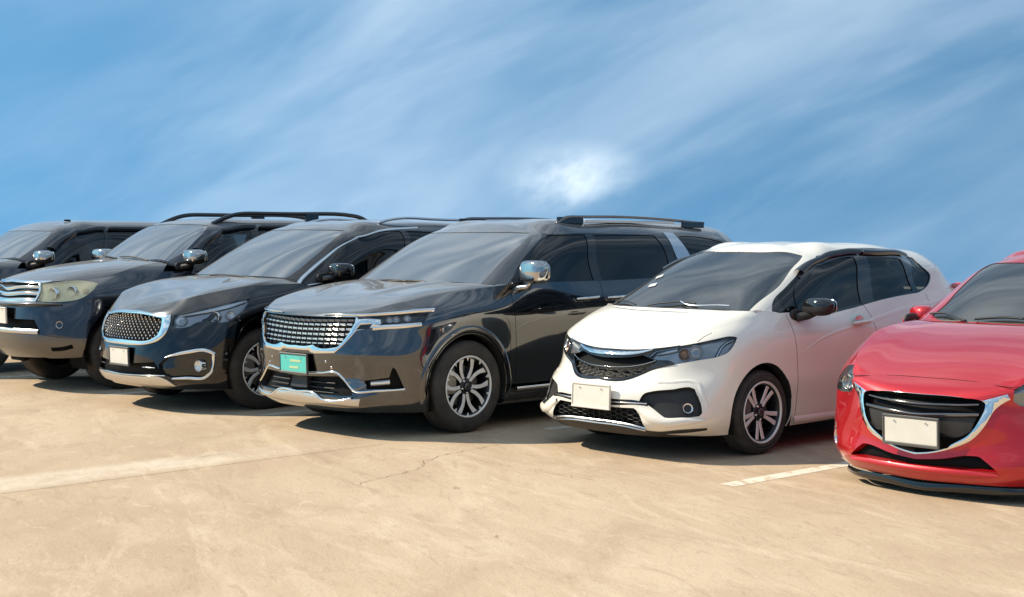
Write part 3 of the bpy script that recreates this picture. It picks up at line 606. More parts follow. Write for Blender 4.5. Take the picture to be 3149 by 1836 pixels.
CAR[3] = dict(
 pose=(-2.87, 13.75, 46.7),
 xs=[0.42, 0.0, -0.4, -1.3, -2.3, -3.06],
 xr=-4.15,
 rows=[
  {'x': [0.8, 0.79, 0.7, 0.52], 'y': [0.33, 0.6, 0.82, 0.9, 0.92, 0.92], 'z': {0: 0.2, 12: 0.22}},
  {'x': [0.9, 0.88, 0.78, 0.58], 'y': [0.34, 0.63, 0.86, 0.945, 0.96, 0.96], 'z': {0: 0.27, 12: 0.3}},
  {'x': [0.925, 0.905, 0.8, 0.6], 'y': [0.34, 0.64, 0.87, 0.965, 0.98, 0.97], 'z': {0: 0.4, 12: 0.45}},
  {'x': [0.915, 0.895, 0.79, 0.6], 'y': [0.34, 0.64, 0.87, 0.97, 0.988, 0.98], 'z': {0: 0.56, 12: 0.62}},
  {'x': [0.89, 0.86, 0.77, 0.57], 'y': [0.33, 0.63, 0.86, 0.965, 0.99, 0.985], 'z': {0: 0.72, 3: 0.74, 12: 0.82}},
  {'dx': [-0.04], 'x': [0.83, 0.8, 0.71, 0.53], 'y': [0.33, 0.61, 0.82, 0.925, 0.975, 0.975], 'z': {0: 0.86, 2: 0.875, 3: 0.91, 4: 0.94, 5: 0.97, 6: 0.99, 12: 1.0}},
  {'dx': [-0.15], 'x': [0.74, 0.7, 0.62, 0.46], 'y': [0.32, 0.57, 0.73, 0.82, 0.87, 0.91, 0.925, 0.92, 0.9], 'z': {0: 0.945, 1: 0.955, 2: 1.0, 3: 1.055, 4: 1.095, 5: 1.12, 6: 1.13, 7: 1.145, 9: 1.19, 12: 1.2}},
 ],
 hcowl=[(-0.1, 0, 1.19), (-0.11, 0.22, 1.19), (-0.14, 0.42, 1.187), (-0.18, 0.58, 1.183), (-0.25, 0.7, 1.178), (-0.32, 0.79, 1.165), (-0.4, 0.86, 1.14)],
 hcol=6,
 hk=(1.25, (0.125, 0.6, 0.03)),
 creases=[],
 g={'cowl': [(-0.12, 0, 1.19), (-0.13, 0.32, 1.187), (-0.19, 0.6, 1.18), (-0.32, 0.785, 1.165)], 'belt': [(-0.5, 0.905, 1.12), (-1.0, 0.92, 1.14), (-1.5, 0.92, 1.155), (-2.5, 0.91, 1.18), (-3.3, 0.88, 1.2)], 'tailbelt': [(-3.9, 0.82, 1.2), (-4.05, 0.5, 1.2), (-4.07, 0, 1.2)], 'wtop': [(-1.02, 0, 1.648), (-1.03, 0.25, 1.645), (-1.06, 0.47, 1.638), (-1.12, 0.635, 1.622)], 'edge': [(-1.24, 0.71, 1.605), (-1.55, 0.735, 1.632), (-2.0, 0.74, 1.635), (-2.7, 0.72, 1.625), (-3.3, 0.7, 1.59)], 'tailtop': [(-3.75, 0.64, 1.56), (-3.9, 0.4, 1.57), (-3.92, 0, 1.575)], 'crown': [(-1.35, 1.715), (-1.38, 1.717), (-1.43, 1.72), (-1.5, 1.724), (-1.6, 1.727), (-1.75, 1.732), (-2.05, 1.735), (-2.7, 1.725), (-3.2, 1.7), (-3.5, 1.675), (-3.6, 1.665), (-3.65, 1.66)], 'round': 0.62},
 cuts={
  'L': [
   {'n': 'front_door', 'p': [[2.0043, 0.0877], [2.0038, 0.4627], [1.9628, 0.7297], [1.937, 1.0677], [3.0097, 1.0677], [3.021, 0.085]], 'm': 'paint3', 'side': 'pair', 'corner': 30},
   {'n': 'grille_frame', 'p': [[-0.04, 0.8177], [0.103, 0.8177], [0.4894, 0.755], [0.5813, 0.7571], [0.6045, 0.67], [0.5946, 0.5715], [0.5242, 0.4834], [0.4248, 0.4467], [0.317, 0.431], [0.2151, 0.4283], [-0.04, 0.4277]], 'm': 'chrome', 'off': 0.01, 'corner': 40, 'dome': 0.45},
   {'n': 'grille', 'p': [[-0.04, 0.7693], [0.1245, 0.7693], [0.3515, 0.7391], [0.5018, 0.7098], [0.5226, 0.6086], [0.4978, 0.5258], [0.4253, 0.4836], [0.2988, 0.466], [0.2141, 0.4692], [-0.04, 0.4769]], 'm': 'dark', 'off': -0.03, 'corner': 40, 'wm': 'black'},
   {'n': 'headlight', 'p': [[0.6317, 0.6143], [0.6091, 0.7539], [0.7636, 0.7699], [0.9998, 0.7972], [1.1717, 0.8118], [1.3228, 0.8172], [1.2667, 0.7306], [1.2106, 0.6919], [1.0994, 0.6368], [1.0104, 0.6431], [0.8997, 0.6619], [0.8329, 0.6498], [0.7912, 0.623], [0.6799, 0.6034]], 'm': 'lampdark', 'side': 'pair', 'corner': 40, 'off': -0.035, 'wm': 'black', 'lay': [(-0.035, 'lampdark', 'headlight', None), (-0.001, 'lens', 'lens', 'headlight')]},
   {'n': 'fog_recess', 'p': [[0.5911, 0.3179], [0.7785, 0.3613], [0.9536, 0.3684], [1.0012, 0.3406], [0.9933, 0.2545], [0.9714, 0.1934], [0.9271, 0.1509], [0.652, 0.1374], [0.5363, 0.1779], [0.5242, 0.2569]], 'm': 'black', 'off': -0.03, 'side': 'pair', 'wm': 'black', 'corner': 40},
   {'n': 'lower_intake', 'p': [[-0.04, 0.2609], [0.1811, 0.2609], [0.4764, 0.2795], [0.5166, 0.233], [0.573, 0.1642], [0.3513, 0.1557], [-0.04, 0.1594]], 'm': 'dark', 'off': -0.04, 'wm': 'black', 'corner': 40},
   {'n': 'skid_plate', 'p': [[-0.04, 0.139], [0.3426, 0.145], [0.5638, 0.1403], [0.6142, 0.116], [0.662, 0.0544], [0.4902, 0.0584], [0.1827, 0.0598], [-0.04, 0.0598]], 'm': 'silver', 'off': 0.012, 'corner': 30, 'dome': 0.2},
   {'n': 'wheel_arch', 'p': [[1.3043, -0.1936], [1.2503, -0.1291], [1.193, -0.0546], [1.1441, 0.0278], [1.1175, 0.1086], [1.1078, 0.1797], [1.1092, 0.2471], [1.1209, 0.3137], [1.1432, 0.3788], [1.1771, 0.4411], [1.221, 0.4974], [1.2708, 0.5442], [1.324, 0.5797], [1.3803, 0.604], [1.4396, 0.6177], [1.5016, 0.6213], [1.5658, 0.6149], [1.6305, 0.599], [1.6934, 0.5733], [1.7524, 0.5372], [1.805, 0.4899], [1.8492, 0.4327], [1.8834, 0.3696], [1.9072, 0.3044], [1.92, 0.2386], [1.9217, 0.1726], [1.9121, 0.1028], [1.891, 0.0233], [1.8575, -0.0572], [1.8117, -0.1302]], 'm': 'plastic', 'hole': (0, -0.09, 0), 'wm': 'plastic', 'corner': 80},
   {'n': 'wheel_arch', 'p': [[4.293, -0.2011], [4.2444, -0.1392], [4.2041, -0.0679], [4.1732, 0.011], [4.1527, 0.0904], [4.1431, 0.1596], [4.1447, 0.2243], [4.1574, 0.2893], [4.1807, 0.3532], [4.2142, 0.4122], [4.2569, 0.4638], [4.3077, 0.507], [4.3652, 0.5411], [4.428, 0.5658], [4.4942, 0.5805], [4.5622, 0.5851], [4.6303, 0.5792], [4.6966, 0.563], [4.7593, 0.5371], [4.8169, 0.5021], [4.8677, 0.4588], [4.9105, 0.4078], [4.9441, 0.349], [4.9676, 0.285], [4.9803, 0.2202], [4.9819, 0.1561], [4.9723, 0.0876], [4.9519, 0.0088], [4.921, -0.0692], [4.8807, -0.1398]], 'm': 'plastic', 'hole': (0, -0.09, 0), 'wm': 'plastic', 'corner': 80},
  ],
  'H': [
  ],
  'G': [
   {'n': 'windscreen', 'p': [[-0.04, 0.6841], [0.3472, 0.6934], [0.5292, 0.7179], [0.5153, 0.612], [0.5485, 0.3551], [0.547, 0.1049], [0.5349, 0.0376], [0.4894, -0.0148], [0.3959, -0.0297], [-0.04, -0.0259]], 'm': 'wglass', 'off': -0.004, 'corner': 40},
   {'n': 'glass_surround', 'p': [[0.6317, -0.0344], [0.6251, 0.0017], [0.6208, 0.1642], [0.6218, 0.3313], [0.6205, 0.5019], [0.6771, 0.6547], [0.8903, 0.7168], [1.1316, 0.731], [1.383, 0.7608], [1.7415, -0.1361], [0.7059, -0.0274]], 'm': 'black', 'side': 'pair', 'corner': 40},
   {'n': 'corner_window', 'p': [[0.647, -0.0114], [0.6493, 0.0467], [0.6502, 0.1795], [0.6589, 0.2527], [0.758, 0.0284], [0.6946, -0.0037]], 'm': 'glass', 'side': 'pair', 'off': -0.006, 'corner': 40},
   {'n': 'front_window', 'p': [[0.8113, 0.0351], [0.7024, 0.2405], [0.6678, 0.4866], [0.7089, 0.6356], [0.8845, 0.695], [1.1501, 0.6869], [1.5595, 0.028]], 'm': 'glass', 'side': 'pair', 'off': -0.006, 'corner': 40},
   {'n': 'side_window', 'p': [[1.6221, 0.0333], [1.2229, 0.687], [2.069, 0.6932], [2.3182, 0.0225]], 'm': 'glass', 'side': 'pair', 'off': -0.006, 'corner': 30},
  ],
 },
 strips=[
  {'name': 'panel_gap', 'c': 'L', 'path': [[2.0043, 0.0877], [2.0038, 0.4627], [1.9628, 0.7297], [1.9393, 0.9312]], 'w': 0.0055, 'h': 0.0005, 'mat': 'gap'},
  {'name': 'panel_gap', 'c': 'L', 'path': [[3.021, 0.085], [3.0055, 0.9498]], 'w': 0.0055, 'h': 0.0005, 'mat': 'gap'},
  {'name': 'fog_bezel', 'c': 'L', 'path': [[0.5865, 0.3218], [0.7783, 0.3693], [0.9535, 0.3781], [1.0046, 0.3468], [0.9988, 0.2542], [0.9782, 0.1869], [0.9298, 0.1416], [0.7744, 0.1371], [0.6551, 0.1323]], 'w': 0.03, 'h': 0.012, 'mat': 'chrome', 'side': 'pair', 'taper': [0.5, 1, 1.1, 1.1, 1, 1, 1, 0.9, 0.6], 'step': 0.01},
  {'name': 'daytime_lamp', 'c': 'L', 'path': [[0.6511, 0.7515], [0.7731, 0.7625], [1.0016, 0.7786], [1.1748, 0.7932], [1.2901, 0.8044]], 'w': 0.045, 'h': 0.008, 'mat': 'reflector', 'side': 'pair', 'par': 'headlight', 'off': -0.02, 'taper': [0.5, 0.8, 1, 1.1, 0.6]},  # pale strip added in the headlight to imitate sky reflected in the lens
  {'name': 'lamp_divider', 'c': 'L', 'path': [[0.8844, 0.6633], [0.9445, 0.6909], [0.9741, 0.7286]], 'w': 0.05, 'h': 0.012, 'mat': 'black', 'side': 'pair', 'par': 'headlight', 'off': -0.03},
  {'name': 'intake_bar', 'c': 'L', 'path': [[0.3383, 0.2286], [0.4096, 0.228], [0.4842, 0.2273]], 'w': 0.016, 'h': 0.012, 'mat': 'chrome', 'off': -0.01, 'side': 'pair'},
  {'name': 'skid_edge', 'c': 'L', 'path': [[0.0, 0.1503], [0.3459, 0.1572], [0.5925, 0.1597]], 'w': 0.012, 'h': 0.008, 'mat': 'chrome', 'off': 0.004},
  {'name': 'window_trim', 'c': 'G', 'path': [[0.7714, 0.0108], [0.7096, -0.0135], [0.6623, -0.0345], [0.6347, -0.0261], [0.6273, 0.0025], [0.6217, 0.1624], [0.6242, 0.3277], [0.6231, 0.4983], [0.6787, 0.6503], [0.8899, 0.7123], [1.1301, 0.7267], [1.3792, 0.7547]], 'w': 0.026, 'h': 0.008, 'mat': 'chrome', 'side': 'pair', 'step': 0.01},
 ],
 tubes=[
  {'name': 'wiper', 'path': [[-0.101, -0.153, 1.194], [-0.109, 0.006, 1.201], [-0.117, 0.409, 1.188]], 'r': 0.01, 'mat': 'plastic'},
  {'name': 'wiper', 'path': [[-0.117, 0.409, 1.188], [-0.165, 0.631, 1.174], [-0.207, 0.702, 1.17]], 'r': 0.008, 'mat': 'plastic'},
 ],
 spots={'fog': [[0.8819, 0.2491]], 'projector': [[0.9998, 0.6938]], 'reflect': [[0.6886, 0.6883]], 'side': [[1.1454, 0.6907]]},
 mesh_poly=[[-0.04, 0.7693], [0.1245, 0.7693], [0.3515, 0.7391], [0.5018, 0.7098], [0.5226, 0.6086], [0.4978, 0.5258], [0.4253, 0.4836], [0.2988, 0.466], [0.2141, 0.4692], [-0.04, 0.4769]],
)
CAR[4] = dict(
 pose=(-1.01, 12.14, 45.9),
 xs=[0.42, 0.0, -0.45, -1.35, -2.3, -3.09],
 xr=-4.2,
 rows=[
  {'x': [0.86, 0.85, 0.76, 0.56], 'y': [0.34, 0.62, 0.83, 0.9, 0.92, 0.92], 'z': 0.195},
  {'x': [0.965, 0.955, 0.87, 0.64], 'y': [0.35, 0.65, 0.86, 0.95, 0.965, 0.965], 'z': {0: 0.27, 4: 0.27, 6: 0.29, 12: 0.32}},
  {'x': [0.955, 0.94, 0.86, 0.66], 'y': [0.35, 0.65, 0.87, 0.97, 0.985, 0.975], 'z': {0: 0.42, 4: 0.43, 12: 0.5}},
  {'x': [0.972, 0.955, 0.875, 0.67], 'y': [0.36, 0.66, 0.88, 0.975, 0.99, 0.98], 'z': {0: 0.6, 4: 0.62, 12: 0.66}},
  {'x': [0.96, 0.935, 0.85, 0.65], 'y': [0.36, 0.66, 0.87, 0.975, 0.995, 0.985], 'z': {0: 0.78, 3: 0.8, 5: 0.84, 6: 0.84, 12: 0.86}},
  {'x': [0.925, 0.9, 0.82, 0.62], 'y': [0.36, 0.65, 0.85, 0.955, 0.985, 0.98], 'z': {0: 0.92, 3: 0.945, 5: 0.985, 6: 0.97, 8: 0.99, 12: 1.05}},
  {'dx': [-0.12], 'x': [0.865, 0.845, 0.76, 0.56], 'y': [0.35, 0.63, 0.79, 0.85, 0.895, 0.935, 0.93, 0.93, 0.92], 'z': {0: 0.975, 1: 0.977, 2: 0.995, 3: 1.045, 4: 1.085, 5: 1.125, 6: 1.165, 7: 1.175, 9: 1.2, 12: 1.22}},
 ],
 hcowl=[(-0.13, 0, 1.185), (-0.13, 0.24, 1.185), (-0.14, 0.46, 1.183), (-0.17, 0.62, 1.18), (-0.21, 0.75, 1.177), (-0.26, 0.845, 1.17), (-0.33, 0.895, 1.166)],
 hcol=6,
 hk=(1.25, (0.125, 0.6, 0.03)),
 creases=[((0.6, 0.33), (-0.12, 0.56), 0.016, 0.017)],
 g={'cowl': [(-0.1, 0, 1.178), (-0.12, 0.34, 1.178), (-0.18, 0.63, 1.172), (-0.27, 0.835, 1.16)], 'belt': [(-0.45, 0.925, 1.16), (-1.0, 0.925, 1.165), (-1.55, 0.925, 1.168), (-2.6, 0.92, 1.175), (-3.4, 0.9, 1.19)], 'tailbelt': [(-3.97, 0.84, 1.2), (-4.1, 0.5, 1.2), (-4.12, 0, 1.2)], 'wtop': [(-0.93, 0, 1.625), (-0.935, 0.25, 1.622), (-0.96, 0.47, 1.613), (-1.005, 0.635, 1.597)], 'edge': [(-1.12, 0.715, 1.592), (-1.5, 0.745, 1.605), (-1.9, 0.75, 1.607), (-2.7, 0.735, 1.6), (-3.35, 0.71, 1.575)], 'tailtop': [(-3.78, 0.64, 1.545), (-3.92, 0.4, 1.56), (-3.95, 0, 1.565)], 'crown': [(-1.25, 1.7), (-1.3, 1.703), (-1.36, 1.706), (-1.42, 1.71), (-1.5, 1.714), (-1.7, 1.722), (-2.0, 1.727), (-2.7, 1.722), (-3.2, 1.7), (-3.5, 1.675), (-3.6, 1.665), (-3.65, 1.66)], 'round': 0.62},
 cuts={
  'L': [
   {'n': 'front_door', 'p': [[2.0931, 0.1161], [2.0925, 0.4484], [2.0676, 0.8384], [2.051, 1.0725], [3.158, 1.0688], [3.1617, 0.1106]], 'm': 'paint4', 'side': 'pair', 'corner': 30},
   {'n': 'sliding_door', 'p': [[3.1667, 0.1106], [3.1631, 1.0688], [4.3415, 1.0517], [4.3926, 0.6582], [4.2526, 0.3633], [4.2127, 0.1043]], 'm': 'paint4', 'side': 'pair', 'corner': 30},
   {'n': 'fog_recess', 'p': [[0.7045, 0.3055], [0.8911, 0.327], [0.9184, 0.4003], [0.9398, 0.3862], [1.0019, 0.2436], [0.7271, 0.2427]], 'm': 'dark', 'off': -0.03, 'side': 'pair', 'wm': 'plastic', 'corner': 25},
   {'n': 'silver_insert', 'p': [[0.5289, 0.3081], [0.7024, 0.2937], [0.7256, 0.2706], [0.6717, 0.2388], [0.6292, 0.2346]], 'm': 'blackchrome', 'off': 0.004, 'side': 'pair', 'dome': 0.25},
   {'n': 'lower_intake', 'p': [[-0.04, 0.3112], [0.1091, 0.317], [0.4771, 0.3299], [0.5215, 0.3019], [0.619, 0.2298], [0.6126, 0.1922], [0.314, 0.1839], [0.2534, 0.1845], [-0.04, 0.1802]], 'm': 'dark', 'off': -0.05, 'wm': 'plastic', 'corner': 30},
   {'n': 'radar_cover', 'p': [[-0.04, 0.3107], [0.1117, 0.3125], [0.1284, 0.2288], [-0.04, 0.2229]], 'm': 'plastic', 'off': -0.012, 'base': -0.05, 'corner': 20},
   {'n': 'headlight', 'p': [[0.6337, 0.797], [0.8449, 0.8202], [1.1237, 0.8177], [1.2013, 0.8061], [1.1449, 0.7369], [0.9685, 0.7416], [0.8109, 0.7349], [0.7823, 0.7777], [0.6379, 0.7814]], 'm': 'black', 'side': 'pair', 'corner': 25, 'off': -0.035, 'wm': 'black', 'lay': [(-0.035, 'black', 'headlight', None), (-0.001, 'lens', 'lens', 'headlight')]},
   {'n': 'grille_frame', 'p': [[-0.04, 0.8218], [0.6058, 0.8124], [0.6303, 0.7851], [0.7734, 0.7868], [0.8094, 0.7809], [0.8064, 0.7326], [0.7448, 0.7181], [0.622, 0.6961], [0.4792, 0.5388], [0.4469, 0.5116], [0.2084, 0.5018], [0.1651, 0.5288], [-0.04, 0.5275]], 'm': 'chrome', 'off': 0.008, 'corner': 25, 'dome': 0.3},
   {'n': 'grille', 'p': [[-0.04, 0.8218], [0.6067, 0.8078], [0.606, 0.7558], [0.4942, 0.5845], [0.4758, 0.565], [0.2527, 0.559], [0.2093, 0.5774], [0.1681, 0.5688], [-0.04, 0.5686]], 'm': 'dark', 'off': -0.045, 'corner': 25, 'wm': 'black'},
   {'n': 'headlight_fin', 'p': [[0.6196, 0.7021], [0.6534, 0.7407], [0.7458, 0.7477], [0.7311, 0.7105]], 'm': 'black', 'off': -0.004, 'side': 'pair', 'corner': 20},
   {'n': 'skid_plate', 'p': [[-0.04, 0.1867], [0.2564, 0.1813], [0.3149, 0.148], [0.619, 0.1639], [0.6871, 0.1679], [0.6659, 0.1052], [0.5544, 0.1113], [-0.04, 0.0856]], 'm': 'silver', 'off': 0.012, 'corner': 25, 'dome': 0.15},
   {'n': 'wheel_arch', 'p': [[1.3713, -0.2128], [1.3143, -0.1388], [1.2556, -0.0486], [1.2102, 0.0534], [1.1873, 0.1413], [1.1783, 0.2107], [1.18, 0.2736], [1.1922, 0.3341], [1.2137, 0.3924], [1.2435, 0.447], [1.2815, 0.496], [1.3281, 0.5374], [1.3825, 0.5698], [1.4428, 0.5928], [1.5065, 0.6061], [1.572, 0.6097], [1.6378, 0.6034], [1.7024, 0.5875], [1.7639, 0.5625], [1.8202, 0.5292], [1.8698, 0.4884], [1.9115, 0.4401], [1.9443, 0.3841], [1.9672, 0.322], [1.9796, 0.2566], [1.981, 0.1893], [1.9711, 0.1183], [1.9494, 0.0408], [1.9157, -0.0372], [1.8713, -0.1097]], 'm': 'plastic', 'hole': (0, -0.09, 0), 'wm': 'plastic', 'corner': 80},
   {'n': 'wheel_arch', 'p': [[4.4194, -0.1544], [4.372, -0.1026], [4.3327, -0.0426], [4.3027, 0.0239], [4.2827, 0.0935], [4.2733, 0.1605], [4.2748, 0.225], [4.2872, 0.2891], [4.31, 0.3534], [4.3427, 0.4137], [4.3844, 0.4662], [4.4339, 0.5094], [4.4901, 0.5437], [4.5513, 0.5687], [4.616, 0.584], [4.6824, 0.5891], [4.7489, 0.5838], [4.8135, 0.5683], [4.8748, 0.5428], [4.9309, 0.5077], [4.9806, 0.4629], [5.0223, 0.4081], [5.0551, 0.3457], [5.078, 0.2807], [5.0904, 0.2174], [5.0919, 0.1544], [5.0826, 0.0895], [5.0626, 0.0229], [5.0326, -0.041], [4.9932, -0.099]], 'm': 'plastic', 'hole': (0, -0.09, 0), 'wm': 'plastic', 'corner': 80},
  ],
  'H': [
  ],
  'G': [
   {'n': 'windscreen', 'p': [[-0.04, 0.5979], [0.2641, 0.6051], [0.5374, 0.6472], [0.5359, 0.2959], [0.5248, 0.0463], [0.5202, 0.0109], [0.4042, -0.0145], [-0.04, -0.0272]], 'm': 'wglass', 'corner': 35, 'off': -0.004},
   {'n': 'glass_surround', 'p': [[0.6957, 0.0128], [0.6746, 0.1241], [0.6381, 0.371], [0.6429, 0.6518], [1.063, 0.6397], [2.0889, 0.6429], [2.3408, 0.6644], [2.8987, 0.6496], [3.2498, 0.5857], [3.381, 0.1571], [3.3869, -0.0642], [2.0739, -0.0498]], 'm': 'black', 'side': 'pair', 'corner': 30},
   {'n': 'front_window', 'p': [[0.7379, 0.0327], [0.7009, 0.1682], [0.6771, 0.3992], [0.684, 0.6303], [0.8749, 0.6322], [1.1052, 0.6134], [1.4194, 0.0122], [1.0573, -0.0024]], 'm': 'glass', 'side': 'pair', 'off': -0.006, 'corner': 30},
   {'n': 'side_window', 'p': [[1.4965, 0.0156], [1.2058, 0.6105], [1.5786, 0.6199], [2.0511, 0.6179], [2.1684, 0.417], [2.2577, 0.0027]], 'm': 'glass', 'side': 'pair', 'off': -0.006, 'corner': 40},
   {'n': 'quarter_window', 'p': [[2.5183, 0.0889], [2.4115, 0.5355], [2.4485, 0.6107], [2.8943, 0.6083], [3.1934, 0.5419], [3.2951, 0.2007], [3.3094, -0.0107], [2.5936, 0.0092]], 'm': 'glass', 'side': 'pair', 'off': -0.006, 'corner': 40},
   {'n': 'pillar_chrome', 'p': [[2.2146, 0.6597], [2.3746, 0.6524], [2.397, 0.5895], [2.4944, 0.3366], [2.5056, 0.2884], [2.3558, 0.1847]], 'm': 'satin', 'off': 0.006, 'side': 'pair', 'corner': 30},
  ],
 },
 strips=[
  {'name': 'panel_gap', 'c': 'L', 'path': [[2.0931, 0.1161], [2.0976, 0.4483], [2.0706, 0.8385], [2.0535, 0.9741]], 'w': 0.0055, 'h': 0.0005, 'mat': 'gap'},
  {'name': 'panel_gap', 'c': 'L', 'path': [[3.1617, 0.1106], [3.1622, 0.518], [3.1583, 0.9744]], 'w': 0.0055, 'h': 0.0005, 'mat': 'gap'},
  {'name': 'panel_gap', 'c': 'L', 'path': [[2.0931, 0.1104], [3.1617, 0.1051], [4.2127, 0.099]], 'w': 0.0055, 'h': 0.0005, 'mat': 'gap'},
  {'name': 'panel_gap', 'c': 'L', 'path': [[4.2127, 0.1043], [4.2526, 0.3633], [4.3926, 0.6582], [4.3421, 0.9588]], 'w': 0.0055, 'h': 0.0005, 'mat': 'gap'},
  {'name': 'upper_chrome', 'c': 'L', 'path': [[0.2641, 0.841], [0.3871, 0.8413], [0.5923, 0.8319], [0.8431, 0.8406], [1.1224, 0.8386], [1.2407, 0.8311]], 'w': 0.034, 'h': 0.012, 'mat': 'chrome', 'side': 'pair', 'taper': [0.5, 1, 1, 0.95, 0.95, 0.9], 'off': 0.004},
  {'name': 'drl_bar', 'c': 'L', 'path': [[0.753, 0.7166], [0.8152, 0.7225], [0.9694, 0.7258], [1.1271, 0.7221]], 'w': 0.034, 'h': 0.01, 'mat': 'chrome', 'side': 'pair', 'off': 0.002},
  {'name': 'bumper_chrome', 'c': 'L', 'path': [[0.0, 0.3357], [0.2874, 0.3483], [0.4729, 0.3478], [0.5309, 0.3059], [0.6275, 0.2301], [0.7968, 0.231], [1.0041, 0.2391]], 'w': 0.018, 'h': 0.008, 'mat': 'chrome', 'step': 0.006},
  {'name': 'skid_edge', 'c': 'L', 'path': [[0.0, 0.1901], [0.2537, 0.1828], [0.3175, 0.1502], [0.6188, 0.1691]], 'w': 0.022, 'h': 0.008, 'mat': 'chrome', 'off': 0.01, 'step': 0.006},
  {'name': 'fog_lamp', 'c': 'L', 'path': [[0.7508, 0.284], [0.8237, 0.2877], [0.8967, 0.292]], 'w': 0.034, 'h': 0.014, 'mat': 'reflector', 'off': -0.025, 'side': 'pair'},
  {'name': 'sill_chrome', 'c': 'L', 'path': [[2.1131, 0.1435], [3.092, 0.1408], [4.1426, 0.1456]], 'w': 0.03, 'h': 0.008, 'mat': 'chrome', 'side': 'pair'},
  {'name': 'sill_cladding', 'c': 'L', 'path': [[1.9909, 0.0639], [3.0916, 0.0656], [4.2127, 0.0723]], 'w': 0.07, 'h': 0.01, 'mat': 'plastic', 'side': 'pair'},
  {'kind': 'arch_lip', 'c': 'L', 'path': [[1.1715, 0.0318], [1.1572, 0.1035], [1.1487, 0.1611], [1.1446, 0.211], [1.1451, 0.2575], [1.1509, 0.3025], [1.1616, 0.3465], [1.1768, 0.3895], [1.196, 0.4311], [1.2189, 0.4707], [1.246, 0.5074], [1.2775, 0.5403], [1.3137, 0.5689], [1.3538, 0.5929], [1.397, 0.6123], [1.4422, 0.627], [1.4886, 0.637], [1.5358, 0.6422], [1.5835, 0.6424], [1.6315, 0.6378], [1.6792, 0.6282], [1.7261, 0.6139], [1.7712, 0.595], [1.814, 0.572], [1.8537, 0.5452], [1.8899, 0.515], [1.9222, 0.4815], [1.9502, 0.4443], [1.9737, 0.4032], [1.9924, 0.3588], [2.0059, 0.3119], [2.0142, 0.2637], [2.0171, 0.2148], [2.0145, 0.1643], [2.0063, 0.1112], [1.9924, 0.0543]], 'w': 0.062, 'h': 0.009, 'mat': 'paint4', 'name': 'arch_flare', 'side': 'pair'},
 ],
 lattice={'poly': [[-0.04, 0.8218], [0.6067, 0.8078], [0.606, 0.7558], [0.4942, 0.5845], [0.4758, 0.565], [0.2527, 0.559], [0.2093, 0.5774], [0.1681, 0.5688], [-0.04, 0.5686]]},
 tubes=[
  {'name': 'wiper', 'path': [[-0.101, -0.381, 1.179], [-0.096, -0.145, 1.192], [-0.086, 0.092, 1.186]], 'r': 0.009, 'mat': 'plastic'},
  {'name': 'wiper', 'path': [[-0.077, -0.132, 1.179], [-0.094, 0.103, 1.191], [-0.101, 0.365, 1.18]], 'r': 0.01, 'mat': 'plastic'},
 ],
 spots={'projector': [[0.8755, 0.7827], [0.9248, 0.7838], [1.0149, 0.7855]], 'drl': [[0.7927, 0.7606]], 'sensor': [[0.3534, 0.4378]], 'sensor2': [[0.4099, 0.3913]]},
)
